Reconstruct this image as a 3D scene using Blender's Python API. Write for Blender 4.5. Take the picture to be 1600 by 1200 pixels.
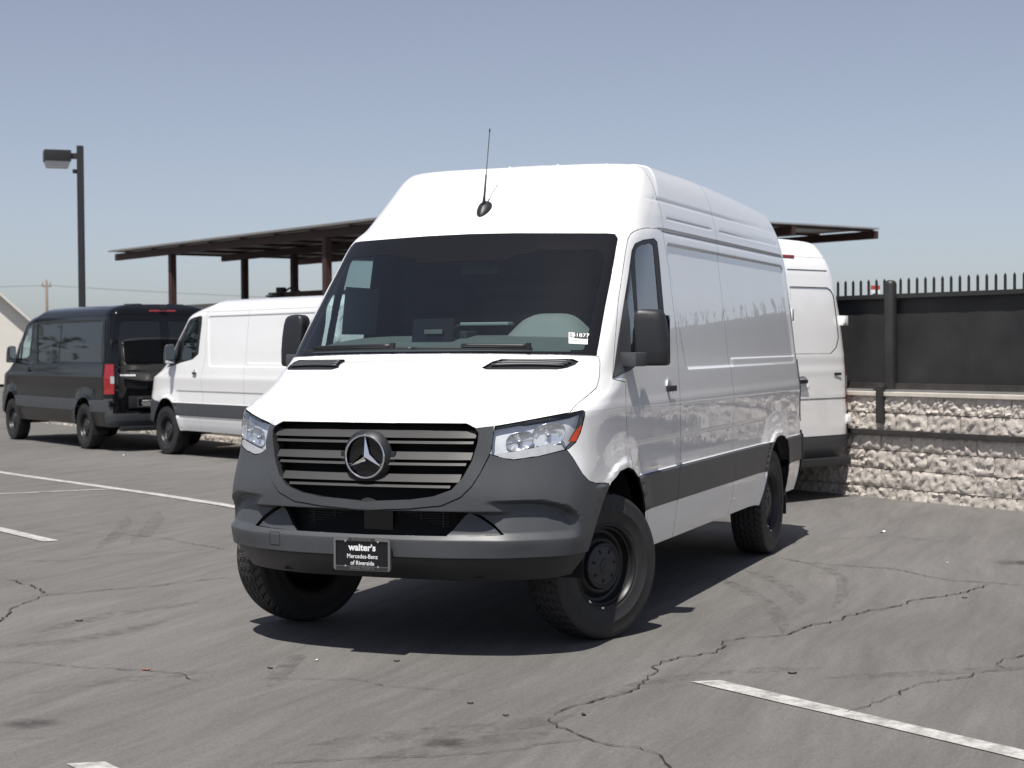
import bpy, bmesh, math, random
import numpy as np
from mathutils import Vector, Matrix
from mathutils.bvhtree import BVHTree

for o in list(bpy.data.objects):
    bpy.data.objects.remove(o, do_unlink=True)
scene = bpy.context.scene
COL = scene.collection
random.seed(7)
rng = np.random.default_rng(7)
PI = math.pi

# ------------------------------------------------------------------ camera
CAM = np.array([8.195611524976734, 3.6623206907302834, 1.5406442661143567])
YAW, PITCH, ROLL, FPX = 3.5194036563526683, -0.023261621147513685, -0.007047904574390056, 2571.1971502719225
_d = np.array([math.cos(PITCH) * math.cos(YAW), math.cos(PITCH) * math.sin(YAW), math.sin(PITCH)])
_r = np.cross(_d, [0, 0, 1]); _r /= np.linalg.norm(_r)
_u = np.cross(_r, _d)
CR = math.cos(ROLL) * _r + math.sin(ROLL) * _u
CU = -math.sin(ROLL) * _r + math.cos(ROLL) * _u
CD = _d
cam_data = bpy.data.cameras.new('camera')
cam = bpy.data.objects.new('camera', cam_data)
COL.objects.link(cam)
cam.matrix_world = Matrix(((CR[0], CU[0], -CD[0], CAM[0]), (CR[1], CU[1], -CD[1], CAM[1]),
                           (CR[2], CU[2], -CD[2], CAM[2]), (0, 0, 0, 1)))
cam_data.sensor_width = 36.0
cam_data.lens = FPX / 1600.0 * 36.0
cam_data.clip_start = 0.1
cam_data.clip_end = 3000.0
cam_data.dof.use_dof = True
cam_data.dof.focus_distance = 8.0
cam_data.dof.aperture_fstop = 5.6
scene.camera = cam

# ------------------------------------------------------------------ sky, sun, exposure
SUN_EL, SUN_AZ = math.radians(66.5), math.radians(5.0)      # the sun stands ahead of the van (+x)
world = bpy.data.worlds.new('World')
scene.world = world
world.use_nodes = True
wn = world.node_tree
wn.nodes.clear()
sky = wn.nodes.new('ShaderNodeTexSky')
sky.sky_type = 'NISHITA'
sky.sun_disc = False
sky.sun_elevation = SUN_EL
sky.sun_rotation = PI / 2 - SUN_AZ
sky.altitude = 250.0
sky.air_density = 0.8
sky.dust_density = 0.9
sky.ozone_density = 4.0
bg = wn.nodes.new('ShaderNodeBackground')
bg.inputs['Strength'].default_value = 0.084
wo = wn.nodes.new('ShaderNodeOutputWorld')
hs = wn.nodes.new('ShaderNodeHueSaturation')        # the haze of a dusty valley: less colour overall
hs.inputs['Saturation'].default_value = 0.60
mu = wn.nodes.new('ShaderNodeMix'); mu.data_type = 'RGBA'; mu.blend_type = 'MULTIPLY'
mu.inputs[0].default_value = 1.0
mu.inputs[7].default_value = (1.0, 0.968, 0.975, 1)
wn.links.new(sky.outputs[0], hs.inputs['Color'])
wn.links.new(hs.outputs[0], mu.inputs[6])
wn.links.new(mu.outputs[2], bg.inputs[0])
wn.links.new(bg.outputs[0], wo.inputs[0])
sun_data = bpy.data.lights.new('sun', 'SUN')
sun_data.energy = 4.7
sun_data.angle = math.radians(0.53)
sun_data.color = (1.0, 0.955, 0.89)
sun = bpy.data.objects.new('sun', sun_data)
COL.objects.link(sun)
sdir = Vector((math.cos(SUN_EL) * math.cos(SUN_AZ), math.cos(SUN_EL) * math.sin(SUN_AZ), math.sin(SUN_EL)))
sun.rotation_euler = (-sdir).to_track_quat('-Z', 'Y').to_euler()
sun.location = sdir * 40
vs = scene.view_settings
vs.view_transform = 'Standard'
vs.look = 'None'
vs.exposure = 0.34
vs.gamma = 1.0
vs.use_curve_mapping = False
scene.cycles.max_bounces = 8
scene.cycles.transparent_max_bounces = 12
scene.cycles.caustics_reflective = False
scene.cycles.caustics_refractive = False
scene.cycles.use_denoising = True

# ------------------------------------------------------------------ small helpers
def px(P):
    """photograph pixel (1600 x 1200) of van-frame points"""
    q = np.atleast_2d(np.asarray(P, float)) - CAM
    z = q @ CD
    return np.stack([800 + FPX * (q @ CR) / z, 600 - FPX * (q @ CU) / z], 1)

def ray_dir(p):
    return (p[0] - 800) / FPX * CR + (600 - p[1]) / FPX * CU + CD

def on_z(p, z=0.0):
    d = ray_dir(p)
    return CAM + d * ((z - CAM[2]) / d[2])

def in_poly(P, poly):
    P = np.atleast_2d(P); x, y = P[:, 0], P[:, 1]
    ins = np.zeros(len(P), bool)
    n = len(poly)
    for i in range(n):
        x0, y0 = poly[i]; x1, y1 = poly[(i + 1) % n]
        c = (y0 > y) != (y1 > y)
        with np.errstate(divide='ignore', invalid='ignore'):
            xi = x0 + (y - y0) * (x1 - x0) / (y1 - y0)
        ins ^= c & (x < xi)
    return ins

def makima(xk, yk, xq):
    xk = np.asarray(xk, float); yk = np.asarray(yk, float)
    one = yk.ndim == 1
    if one: yk = yk[:, None]
    h = np.diff(xk)
    m = np.diff(yk, axis=0) / h[:, None]
    m = np.vstack([3 * m[:1] - 2 * m[1:2], 2 * m[:1] - m[1:2], m, 2 * m[-1:] - m[-2:-1], 3 * m[-1:] - 2 * m[-2:-1]])
    d = np.abs(np.diff(m, axis=0)) + np.abs(m[1:] + m[:-1]) / 2
    w1, w2 = d[2:], d[:-2]
    s = w1 + w2
    t = np.where(s > 1e-12, (w1 * m[1:-2] + w2 * m[2:-1]) / np.where(s > 1e-12, s, 1), (m[1:-2] + m[2:-1]) / 2)
    xq = np.asarray(xq, float)
    i = np.clip(np.searchsorted(xk, xq, side='right') - 1, 0, len(xk) - 2)
    u = ((xq - xk[i]) / h[i])[:, None]
    hh = h[i][:, None]
    r = ((1 + 2 * u) * (1 - u) ** 2 * yk[i] + u * (1 - u) ** 2 * hh * t[i] + u * u * (3 - 2 * u) * yk[i + 1]
         + u * u * (u - 1) * hh * t[i + 1])
    return r[:, 0] if one else r

def sstep(a, b, x):
    t = np.clip((x - a) / (b - a), 0, 1)
    return t * t * (3 - 2 * t)

def link(o, parent=None):
    COL.objects.link(o)
    if parent is not None:
        o.parent = parent
    return o

def mesh_obj(name, verts, faces, mat, parent=None, smooth=False, normals=None):
    me = bpy.data.meshes.new(name)
    me.from_pydata([tuple(map(float, v)) for v in verts], [], [tuple(int(i) for i in f) for f in faces])
    me.update()
    if mat is not None:
        me.materials.append(mat)
    if smooth or normals is not None:
        me.polygons.foreach_set('use_smooth', [True] * len(me.polygons))
    if normals is not None:
        me.normals_split_custom_set_from_vertices([tuple(map(float, n)) for n in normals])
    return link(bpy.data.objects.new(name, me), parent)

class MB:
    """collects boxes, tubes, prisms; build() links them as ONE mesh object"""
    def __init__(self):
        self.v = []; self.f = []
    def add(self, vs_, fs_):
        n = len(self.v)
        self.v += [tuple(map(float, p)) for p in vs_]
        self.f += [tuple(n + int(i) for i in f) for f in fs_]
        return self
    def box(self, c, s, rot=None, bev=0.0):
        bm = bmesh.new()
        bmesh.ops.create_cube(bm, size=1.0)
        for v in bm.verts:
            v.co = Vector((v.co.x * s[0], v.co.y * s[1], v.co.z * s[2]))
        if bev > 0:
            bmesh.ops.bevel(bm, geom=bm.edges[:], offset=bev, segments=2, profile=0.7, affect='EDGES')
        M = Matrix.Translation(Vector(c))
        if rot is not None:
            M = M @ rot.to_4x4()
        bm.transform(M)
        bm.verts.index_update()
        self.add([v.co[:] for v in bm.verts], [[v.index for v in f.verts] for f in bm.faces])
        bm.free()
        return self
    def tube(self, pts, r, n=10, caps=True):
        pts = [Vector(p) for p in pts]
        rs = r if isinstance(r, (list, tuple, np.ndarray)) else [r] * len(pts)
        base = len(self.v)
        up = None
        for i, p in enumerate(pts):
            a = pts[max(i - 1, 0)]; b = pts[min(i + 1, len(pts) - 1)]
            t = (b - a).normalized()
            if up is None:
                up = t.orthogonal().normalized()
            up = (up - t * up.dot(t)).normalized()
            s = t.cross(up)
            for k in range(n):
                an = 2 * PI * k / n
                self.v.append(tuple(p + (up * math.cos(an) + s * math.sin(an)) * rs[i]))
        for i in range(len(pts) - 1):
            for k in range(n):
                k2 = (k + 1) % n
                self.f.append((base + i * n + k, base + i * n + k2, base + (i + 1) * n + k2, base + (i + 1) * n + k))
        if caps:
            self.f.append(tuple(base + k for k in range(n))[::-1])
            e = base + (len(pts) - 1) * n
            self.f.append(tuple(e + k for k in range(n)))
        return self
    def prism(self, poly, a, b):
        """poly: list of 3D points (planar loop); extruded by vector from +a to +b (vectors)"""
        n = len(poly)
        A = [Vector(p) + Vector(a) for p in poly]; B = [Vector(p) + Vector(b) for p in poly]
        fs = [tuple(range(n))[::-1], tuple(range(n, 2 * n))] + [(i, (i + 1) % n, n + (i + 1) % n, n + i) for i in range(n)]
        return self.add([*A, *B], fs)
    def grid(self, P, flip=False):
        P = np.asarray(P); a, b = P.shape[:2]
        fs = []
        for i in range(a - 1):
            for j in range(b - 1):
                q = (i * b + j, i * b + j + 1, (i + 1) * b + j + 1, (i + 1) * b + j)
                fs.append(q[::-1] if flip else q)
        return self.add(P.reshape(-1, 3), fs)
    def lathe(self, prof, n=48, axis='y', c=(0, 0, 0)):
        """prof: list of (r, h) revolved round the axis"""
        base = len(self.v)
        for k in range(n):
            an = 2 * PI * k / n
            for r, h in prof:
                if axis == 'y':
                    p = (c[0] + r * math.cos(an), c[1] + h, c[2] + r * math.sin(an))
                elif axis == 'x':
                    p = (c[0] + h, c[1] + r * math.cos(an), c[2] + r * math.sin(an))
                else:
                    p = (c[0] + r * math.cos(an), c[1] + r * math.sin(an), c[2] + h)
                self.v.append(p)
        m = len(prof)
        for k in range(n):
            k2 = (k + 1) % n
            for i in range(m - 1):
                self.f.append((base + k * m + i, base + k2 * m + i, base + k2 * m + i + 1, base + k * m + i + 1))
        return self
    def build(self, name, mat, parent=None, smooth=False, auto=None, fix=True):
        o = mesh_obj(name, self.v, self.f, mat, parent, smooth)
        if fix:
            bm = bmesh.new(); bm.from_mesh(o.data)
            bmesh.ops.recalc_face_normals(bm, faces=bm.faces[:])
            bm.to_mesh(o.data); bm.free()
        if auto is not None:
            o.data.polygons.foreach_set('use_smooth', [True] * len(o.data.polygons))
            bm = bmesh.new(); bm.from_mesh(o.data)
            for e in bm.edges:
                if len(e.link_faces) == 2 and e.calc_face_angle() > math.radians(auto):
                    e.smooth = False
            bm.to_mesh(o.data); bm.free()
        return o

def empty(name, loc=(0, 0, 0), rz=0.0):
    o = bpy.data.objects.new(name, None)
    o.empty_display_size = 0.3
    link(o)
    o.location = loc
    o.rotation_euler = (0, 0, rz)
    return o

def tag(o, label=None, cat=None, group=None, kind=None):
    if label: o['label'] = label
    if cat: o['category'] = cat
    if group: o['group'] = group
    if kind: o['kind'] = kind
    return o

def copy_tree(o, parent=None):
    c = o.copy()
    COL.objects.link(c)
    c.parent = parent
    for ch in list(o.children):
        copy_tree(ch, c)
    return c

# ------------------------------------------------------------------ materials
def new_mat(name):
    m = bpy.data.materials.new(name)
    m.use_nodes = True
    nt = m.node_tree
    return m, nt, nt.nodes['Principled BSDF']

def noise_node(nt, scale, detail=4, rough=0.6, coord='Object', vec=None, stretch=None):
    n = nt.nodes.new('ShaderNodeTexNoise')
    n.inputs['Scale'].default_value = scale
    n.inputs['Detail'].default_value = detail
    n.inputs['Roughness'].default_value = rough
    if vec is None:
        tc = nt.nodes.new('ShaderNodeTexCoord')
        vec = tc.outputs[coord]
    if stretch is not None:
        mp = nt.nodes.new('ShaderNodeMapping')
        mp.inputs['Scale'].default_value = stretch[0]
        mp.inputs['Rotation'].default_value = stretch[1]
        nt.links.new(vec, mp.inputs[0])
        vec = mp.outputs[0]
    nt.links.new(vec, n.inputs['Vector'])
    return n

def ramp(nt, src, p0, c0, p1, c1):
    r = nt.nodes.new('ShaderNodeValToRGB')
    r.color_ramp.elements[0].position = p0
    r.color_ramp.elements[0].color = (*c0, 1) if len(c0) == 3 else c0
    r.color_ramp.elements[1].position = p1
    r.color_ramp.elements[1].color = (*c1, 1) if len(c1) == 3 else c1
    nt.links.new(src, r.inputs[0])
    return r.outputs[0]

def mixc(nt, fac, a, b, mode='MIX'):
    m = nt.nodes.new('ShaderNodeMix')
    m.data_type = 'RGBA'; m.blend_type = mode
    for v, s in ((fac, m.inputs[0]), (a, m.inputs[6]), (b, m.inputs[7])):
        if hasattr(v, 'links') or hasattr(v, 'is_linked'):
            nt.links.new(v, s)
        elif isinstance(v, (int, float)):
            s.default_value = v
        else:
            s.default_value = (*v, 1)
    return m.outputs[2]

def bump(nt, bs, src, strength, dist):
    b = nt.nodes.new('ShaderNodeBump')
    b.inputs['Strength'].default_value = strength
    b.inputs['Distance'].default_value = dist
    nt.links.new(src, b.inputs['Height'])
    nt.links.new(b.outputs[0], bs.inputs['Normal'])

def simple(name, col, rough=0.5, metal=0.0, coat=0.0, var=0.12, scale=6.0, bumps=None, spec=0.5, coat_rough=0.03):
    m, nt, bs = new_mat(name)
    n = noise_node(nt, scale)
    c = ramp(nt, n.outputs[0], 0.3, tuple(x * (1 - var) for x in col), 0.7, tuple(min(1, x * (1 + var)) for x in col))
    nt.links.new(c, bs.inputs['Base Color'])
    bs.inputs['Roughness'].default_value = rough
    bs.inputs['Metallic'].default_value = metal
    bs.inputs['Coat Weight'].default_value = coat
    bs.inputs['Coat Roughness'].default_value = coat_rough
    bs.inputs['Specular IOR Level'].default_value = spec
    if bumps:
        b = noise_node(nt, bumps[0], 3)
        bump(nt, bs, b.outputs[0], bumps[1], bumps[2])
    return m

def paint_mat(name, col, rough=0.35):
    m, nt, bs = new_mat(name)
    n = noise_node(nt, 1.3, 3)
    c = ramp(nt, n.outputs[0], 0.3, tuple(x * 0.975 for x in col), 0.7, col)
    nt.links.new(c, bs.inputs['Base Color'])
    bs.inputs['Roughness'].default_value = rough
    bs.inputs['Coat Weight'].default_value = 1.0
    bs.inputs['Coat Roughness'].default_value = 0.015
    bs.inputs['Coat IOR'].default_value = 1.6
    w = noise_node(nt, 5.0, 2)          # the faint waviness of pressed steel
    b = nt.nodes.new('ShaderNodeBump')
    b.inputs['Strength'].default_value = 0.05
    b.inputs['Distance'].default_value = 0.02
    nt.links.new(w.outputs[0], b.inputs['Height'])
    nt.links.new(b.outputs[0], bs.inputs['Coat Normal'])
    return m

def glass_mat(name, tint, refl=1.0, rough=0.0):
    m = bpy.data.materials.new(name)
    m.use_nodes = True
    nt = m.node_tree
    nt.nodes.clear()
    out = nt.nodes.new('ShaderNodeOutputMaterial')
    tr = nt.nodes.new('ShaderNodeBsdfTransparent')
    tr.inputs[0].default_value = (*tint, 1)
    gl = nt.nodes.new('ShaderNodeBsdfGlossy')
    gl.inputs['Roughness'].default_value = rough
    gl.inputs['Color'].default_value = (refl, refl, refl, 1)
    fr = nt.nodes.new('ShaderNodeFresnel')
    ge = nt.nodes.new('ShaderNodeNewGeometry')      # a thin pane has the same index from both sides
    mr = nt.nodes.new('ShaderNodeMapRange')
    mr.inputs['To Min'].default_value = 1.5
    mr.inputs['To Max'].default_value = 1 / 1.5
    nt.links.new(ge.outputs['Backfacing'], mr.inputs['Value'])
    nt.links.new(mr.outputs[0], fr.inputs['IOR'])
    mx = nt.nodes.new('ShaderNodeMixShader')
    tw = nt.nodes.new('ShaderNodeMath'); tw.operation = 'MULTIPLY'; tw.use_clamp = True     # two faces of the pane reflect
    tw.inputs[1].default_value = 1.7
    nt.links.new(fr.outputs[0], tw.inputs[0])
    nt.links.new(tw.outputs[0], mx.inputs[0])
    nt.links.new(tr.outputs[0], mx.inputs[1])
    nt.links.new(gl.outputs[0], mx.inputs[2])
    nt.links.new(mx.outputs[0], out.inputs[0])
    return m

M = {}
M['white'] = paint_mat('white_paint', (0.90, 0.90, 0.895))
M['black'] = simple('black_paint', (0.004, 0.004, 0.005), 0.06, var=0.1, spec=0.42)
M['grey_plastic'] = simple('grey_plastic', (0.060, 0.064, 0.070), 0.44, var=0.06, bumps=(900, 0.12, 0.001))
M['dark_plastic'] = simple('dark_plastic', (0.017, 0.018, 0.021), 0.45, var=0.1, bumps=(700, 0.15, 0.001))
M['gloss_black'] = simple('gloss_black', (0.008, 0.008, 0.009), 0.12, var=0.05)
M['slat'] = simple('slat_plastic', (0.046, 0.046, 0.047), 0.50, var=0.05, spec=0.35)
M['void'] = simple('dark_void', (0.006, 0.006, 0.007), 0.9)
M['chrome'] = simple('chrome', (0.80, 0.81, 0.83), 0.07, 1.0, var=0.02)
M['reflector'] = simple('reflector', (0.82, 0.84, 0.88), 0.12, 1.0, var=0.05, scale=40)
M['lamp_shell'] = simple('lamp_shell', (0.78, 0.79, 0.81), 0.30, 0.15, var=0.06, scale=30)
M['bowl'] = simple('lamp_bowl', (0.86, 0.86, 0.87), 0.16, 0.75, var=0.05, scale=30)
M['bulb'] = simple('bulb', (0.55, 0.55, 0.58), 0.15, 0.3)
M['rubber'] = simple('tyre_rubber', (0.020, 0.020, 0.021), 0.62, var=0.25, scale=9, bumps=(120, 0.2, 0.003))
M['seal'] = simple('rubber_seal', (0.012, 0.012, 0.013), 0.5)
M['steel_black'] = simple('black_steel', (0.010, 0.010, 0.011), 0.42, var=0.15)
M['hub'] = simple('hub_cap', (0.030, 0.030, 0.034), 0.45, var=0.1)
M['radiator'] = simple('radiator', (0.05, 0.05, 0.052), 0.5, 0.5)
M['seam'] = simple('panel_gap_shade', (0.012, 0.012, 0.013), 0.9)  # flange colour: the shade inside panel gaps is put in as near-black
M['windscreen'] = glass_mat('windscreen_glass', (0.68, 0.80, 0.80))
M['side_glass'] = glass_mat('side_glass', (0.66, 0.76, 0.76))
M['dark_glass'] = simple('privacy_glass', (0.006, 0.007, 0.008), 0.03, var=0.05, spec=0.6)
M['lens'] = glass_mat('lens_glass', (0.93, 0.95, 0.97))
M['amber'] = simple('amber_lens', (0.62, 0.055, 0.012), 0.15, var=0.1, scale=60)
M['red_lens'] = simple('red_lens', (0.30, 0.006, 0.010), 0.12, var=0.15, scale=50, coat=1.0)
M['clear_strip'] = simple('clear_indicator', (0.50, 0.51, 0.53), 0.25, 0.2, var=0.1, scale=30)
M['dash'] = simple('dashboard_top', (0.095, 0.10, 0.098), 0.75, var=0.08, bumps=(400, 0.2, 0.001))
M['trim'] = simple('cab_trim', (0.028, 0.029, 0.032), 0.8, var=0.1)
M['seat'] = simple('seat_cloth', (0.022, 0.022, 0.025), 0.9, var=0.2, scale=40)
M['bulkhead'] = simple('bulkhead', (0.055, 0.06, 0.065), 0.6, var=0.05)
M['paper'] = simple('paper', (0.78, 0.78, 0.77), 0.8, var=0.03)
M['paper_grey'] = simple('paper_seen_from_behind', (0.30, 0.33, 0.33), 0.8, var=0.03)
M['ink'] = simple('ink', (0.02, 0.02, 0.02), 0.7)
M['ink_grey'] = simple('pale_ink', (0.36, 0.34, 0.34), 0.7)
M['letter_white'] = simple('letter_white', (0.82, 0.82, 0.82), 0.5, var=0.02)
M['plate_black'] = simple('plate_black', (0.006, 0.006, 0.008), 0.35)
M['pewter'] = simple('pewter_frame', (0.30, 0.30, 0.29), 0.38, 0.85, var=0.06)
M['pewter_dark'] = simple('pewter_recess', (0.05, 0.05, 0.05), 0.5, 0.5)
M['cluster_sunlit'] = simple('cluster_hood', (0.20, 0.205, 0.20), 0.75, var=0.06)  # paler than the dash: sunlight on the hood is put into its colour
M['mirror_glass'] = simple('mirror_glass', (0.6, 0.63, 0.66), 0.03, 1.0, var=0.02)
# ------------------------------------------------------------------ van body surface
YS = (0, .2, .4, .55, .68, .80, .90, .96)
def _lv(x, y, z):
    z = z if hasattr(z, '__len__') else [z] * len(x)
    return np.array([x, y, z], float).T

def van_levels(roof):
    L = []
    def add(front, side, xe, rear):       # side: (y, z), xe: where the rear corner starts, rear: x of the tail
        L.append((np.asarray(front, float), side, xe, rear))
    add(_lv([.80, .795, .78, .75, .71, .65, .575, .505, .42], [0, .2, .4, .55, .68, .80, .88, .925, .945], [.365, .365, .365, .367, .37, .375, .38, .39, .40]), (.955, .40), -4.62, -4.80)
    add(_lv([.952, .945, .925, .89, .845, .765, .68, .59, .46], [0, .2, .4, .55, .68, .80, .90, .96, .985], .515), (.985, .515), -4.64, -4.84)
    add(_lv([.955, .948, .928, .897, .853, .775, .69, .60, .46], [0, .2, .4, .55, .69, .81, .905, .968, .995], .62), (1.0, .62), -4.645, -4.85)
    add(_lv([.945, .94, .925, .90, .84, .765, .675, .585, .44], [0, .2, .4, .55, .69, .80, .90, .965, .997], .80), (1.003, .82), -4.645, -4.85)
    add(_lv([.925, .92, .90, .865, .785, .71, .625, .53, .38], [0, .2, .4, .55, .69, .79, .885, .95, .99], 1.0), (.998, 1.02), -4.64, -4.85)
    add(_lv([.872, .870, .862, .848, .765, .69, .60, .50, .36], [0, .2, .4, .54, .64, .75, .86, .945, .985], [1.165, 1.163, 1.159, 1.152, 1.142, 1.155, 1.175, 1.195, 1.2]), (1.003, 1.2), -4.635, -4.845)
    add(_lv([.80, .798, .785, .765, .70, .62, .53, .43, .29], [0, .2, .4, .53, .64, .75, .85, .93, .975], [1.245, 1.243, 1.235, 1.222, 1.21, 1.215, 1.228, 1.24, 1.25]), (.995, 1.265), -4.63, -4.845)
    add(_lv([.62, .615, .60, .57, .51, .43, .35, .26, .12], [0, .2, .4, .54, .67, .77, .86, .925, .968], [1.368, 1.366, 1.355, 1.34, 1.328, 1.325, 1.32, 1.315, 1.31]), (.988, 1.33), -4.63, -4.84)
    add(_lv([.42, .415, .405, .385, .34, .28, .20, .12, .0], [0, .2, .4, .55, .69, .80, .875, .925, .962], [1.447, 1.445, 1.438, 1.43, 1.424, 1.42, 1.405, 1.387, 1.37]), (.980, 1.40), -4.625, -4.84)
    add(_lv([.25, .245, .23, .205, .17, .125, .07, .0, -.11], [0, .2, .4, .55, .68, .79, .88, .93, .958], [1.497, 1.496, 1.492, 1.489, 1.486, 1.483, 1.476, 1.455, 1.43]), (.971, 1.47), -4.62, -4.835)
    add(_lv([.0, -.005, -.025, -.055, -.095, -.135, -.185, -.25, -.37], [0, .2, .4, .55, .68, .79, .868, .918, .942], [1.745, 1.745, 1.744, 1.742, 1.74, 1.738, 1.735, 1.73, 1.725]), (.945, 1.74), -4.60, -4.815)
    add(_lv([-.215, -.22, -.24, -.265, -.30, -.34, -.385, -.45, -.58], [0, .2, .4, .54, .67, .77, .845, .895, .917], [1.965, 1.965, 1.964, 1.963, 1.962, 1.96, 1.958, 1.95, 1.945]), (.921, 1.96), -4.575, -4.79)
    add(_lv([-.425, -.43, -.445, -.47, -.50, -.535, -.57, -.635, -.77], [0, .2, .4, .53, .65, .745, .818, .868, .893], [2.18, 2.18, 2.178, 2.175, 2.17, 2.166, 2.16, 2.15, 2.145]), (.898, 2.165), -4.55, -4.76)
    if roof == 'high':
        add(_lv([-.57, -.575, -.59, -.61, -.64, -.68, -.725, -.80, -.94], [0, .2, .4, .53, .64, .725, .79, .84, .872], [2.295, 2.294, 2.29, 2.285, 2.278, 2.27, 2.26, 2.25, 2.245]), (.882, 2.255), -4.535, -4.745)
        add(_lv([-.80, -.80, -.815, -.835, -.865, -.905, -.96, -1.035, -1.18], [0, .2, .4, .53, .64, .72, .778, .82, .848], [2.465, 2.464, 2.461, 2.457, 2.45, 2.44, 2.43, 2.42, 2.413]), (.852, 2.43), -4.50, -4.70)
        add(_lv([-.985, -.985, -.995, -1.01, -1.04, -1.08, -1.135, -1.205, -1.31], [0, .2, .4, .54, .65, .72, .765, .79, .803], [2.572, 2.572, 2.571, 2.569, 2.566, 2.562, 2.557, 2.553, 2.551]), (.807, 2.557), -4.47, -4.63)
        add(_lv([-1.11, -1.11, -1.12, -1.135, -1.16, -1.19, -1.23, -1.29, -1.36], [0, .2, .4, .53, .625, .68, .715, .738, .748], [2.622, 2.622, 2.622, 2.621, 2.619, 2.617, 2.614, 2.612, 2.612]), (.752, 2.618), -4.46, -4.58)
        top = 2.64
    else:
        add(_lv([-.60, -.605, -.62, -.64, -.67, -.71, -.755, -.82, -.96], [0, .2, .4, .53, .64, .725, .79, .84, .872], [2.262, 2.262, 2.258, 2.254, 2.248, 2.24, 2.23, 2.22, 2.213]), (.884, 2.222), -4.54, -4.75)
        add(_lv([-.83, -.83, -.845, -.865, -.90, -.94, -.99, -1.06, -1.19], [0, .2, .4, .52, .62, .70, .755, .80, .84], [2.325, 2.324, 2.32, 2.315, 2.308, 2.30, 2.29, 2.28, 2.272]), (.848, 2.285), -4.52, -4.72)
        add(_lv([-1.02, -1.02, -1.03, -1.045, -1.075, -1.11, -1.16, -1.225, -1.31], [0, .2, .4, .51, .60, .67, .715, .755, .78], [2.36, 2.359, 2.355, 2.35, 2.345, 2.338, 2.332, 2.328, 2.326]), (.788, 2.335), -4.49, -4.66)
        add(_lv([-1.16, -1.16, -1.17, -1.18, -1.20, -1.225, -1.26, -1.31, -1.36], [0, .2, .4, .5, .58, .635, .67, .69, .70], [2.38, 2.379, 2.376, 2.373, 2.37, 2.367, 2.365, 2.364, 2.364]), (.705, 2.368), -4.47, -4.60)
        top = 2.395
    add(_lv([-1.25, -1.252, -1.258, -1.27, -1.285, -1.305, -1.33, -1.35, -1.37], [0, .2, .35, .43, .49, .53, .555, .57, .58], top - .012), (.61 if roof == 'high' else .58, top), -4.455, -4.55)
    add(_lv([-1.30, -1.302, -1.308, -1.316, -1.327, -1.338, -1.35, -1.362, -1.376], [0, .1, .18, .22, .25, .27, .285, .295, .30], top - .004), (.30, top + .012), -4.45, -4.53)
    add(_lv([-1.35, -1.352, -1.354, -1.357, -1.36, -1.364, -1.369, -1.374, -1.38], [0] * 9, top), (0.0, top + .016), -4.45, -4.52)
    return L

WHEEL_F, WHEEL_R = -0.01, -3.72
ARCH_F = [(.52, .30), (.495, .385), (.475, .43), (.395, .575), (.335, .66), (.263, .735), (.165, .828), (.04, .882), (-.104, .893), (-.20, .872), (-.281, .826), (-.355, .735), (-.405, .63), (-.44, .52), (-.46, .40), (-.465, .30)]
ARCH_R = [(-3.30, .30), (-3.315, .40), (-3.389, .627), (-3.46, .725), (-3.56, .805), (-3.68, .853), (-3.81, .866), (-3.93, .855), (-4.03, .82), (-4.085, .745), (-4.108, .638), (-4.13, .43), (-4.13, .30)]

def poly_dist(P, poly):
    d = np.full(len(P), 1e9)
    for (a, b) in zip(poly[:-1], poly[1:]):
        a = np.array(a); b = np.array(b); ab = b - a
        t = np.clip(((P - a) @ ab) / (ab @ ab), 0, 1)
        d = np.minimum(d, np.linalg.norm(P - (a + t[:, None] * ab), axis=1))
    return d

def rrect_sd(x, z, cx, cz, hx, hz, r):
    qx = np.abs(x - cx) - hx + r; qz = np.abs(z - cz) - hz + r
    return np.hypot(np.maximum(qx, 0), np.maximum(qz, 0)) + np.minimum(np.maximum(qx, qz), 0) - r

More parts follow.
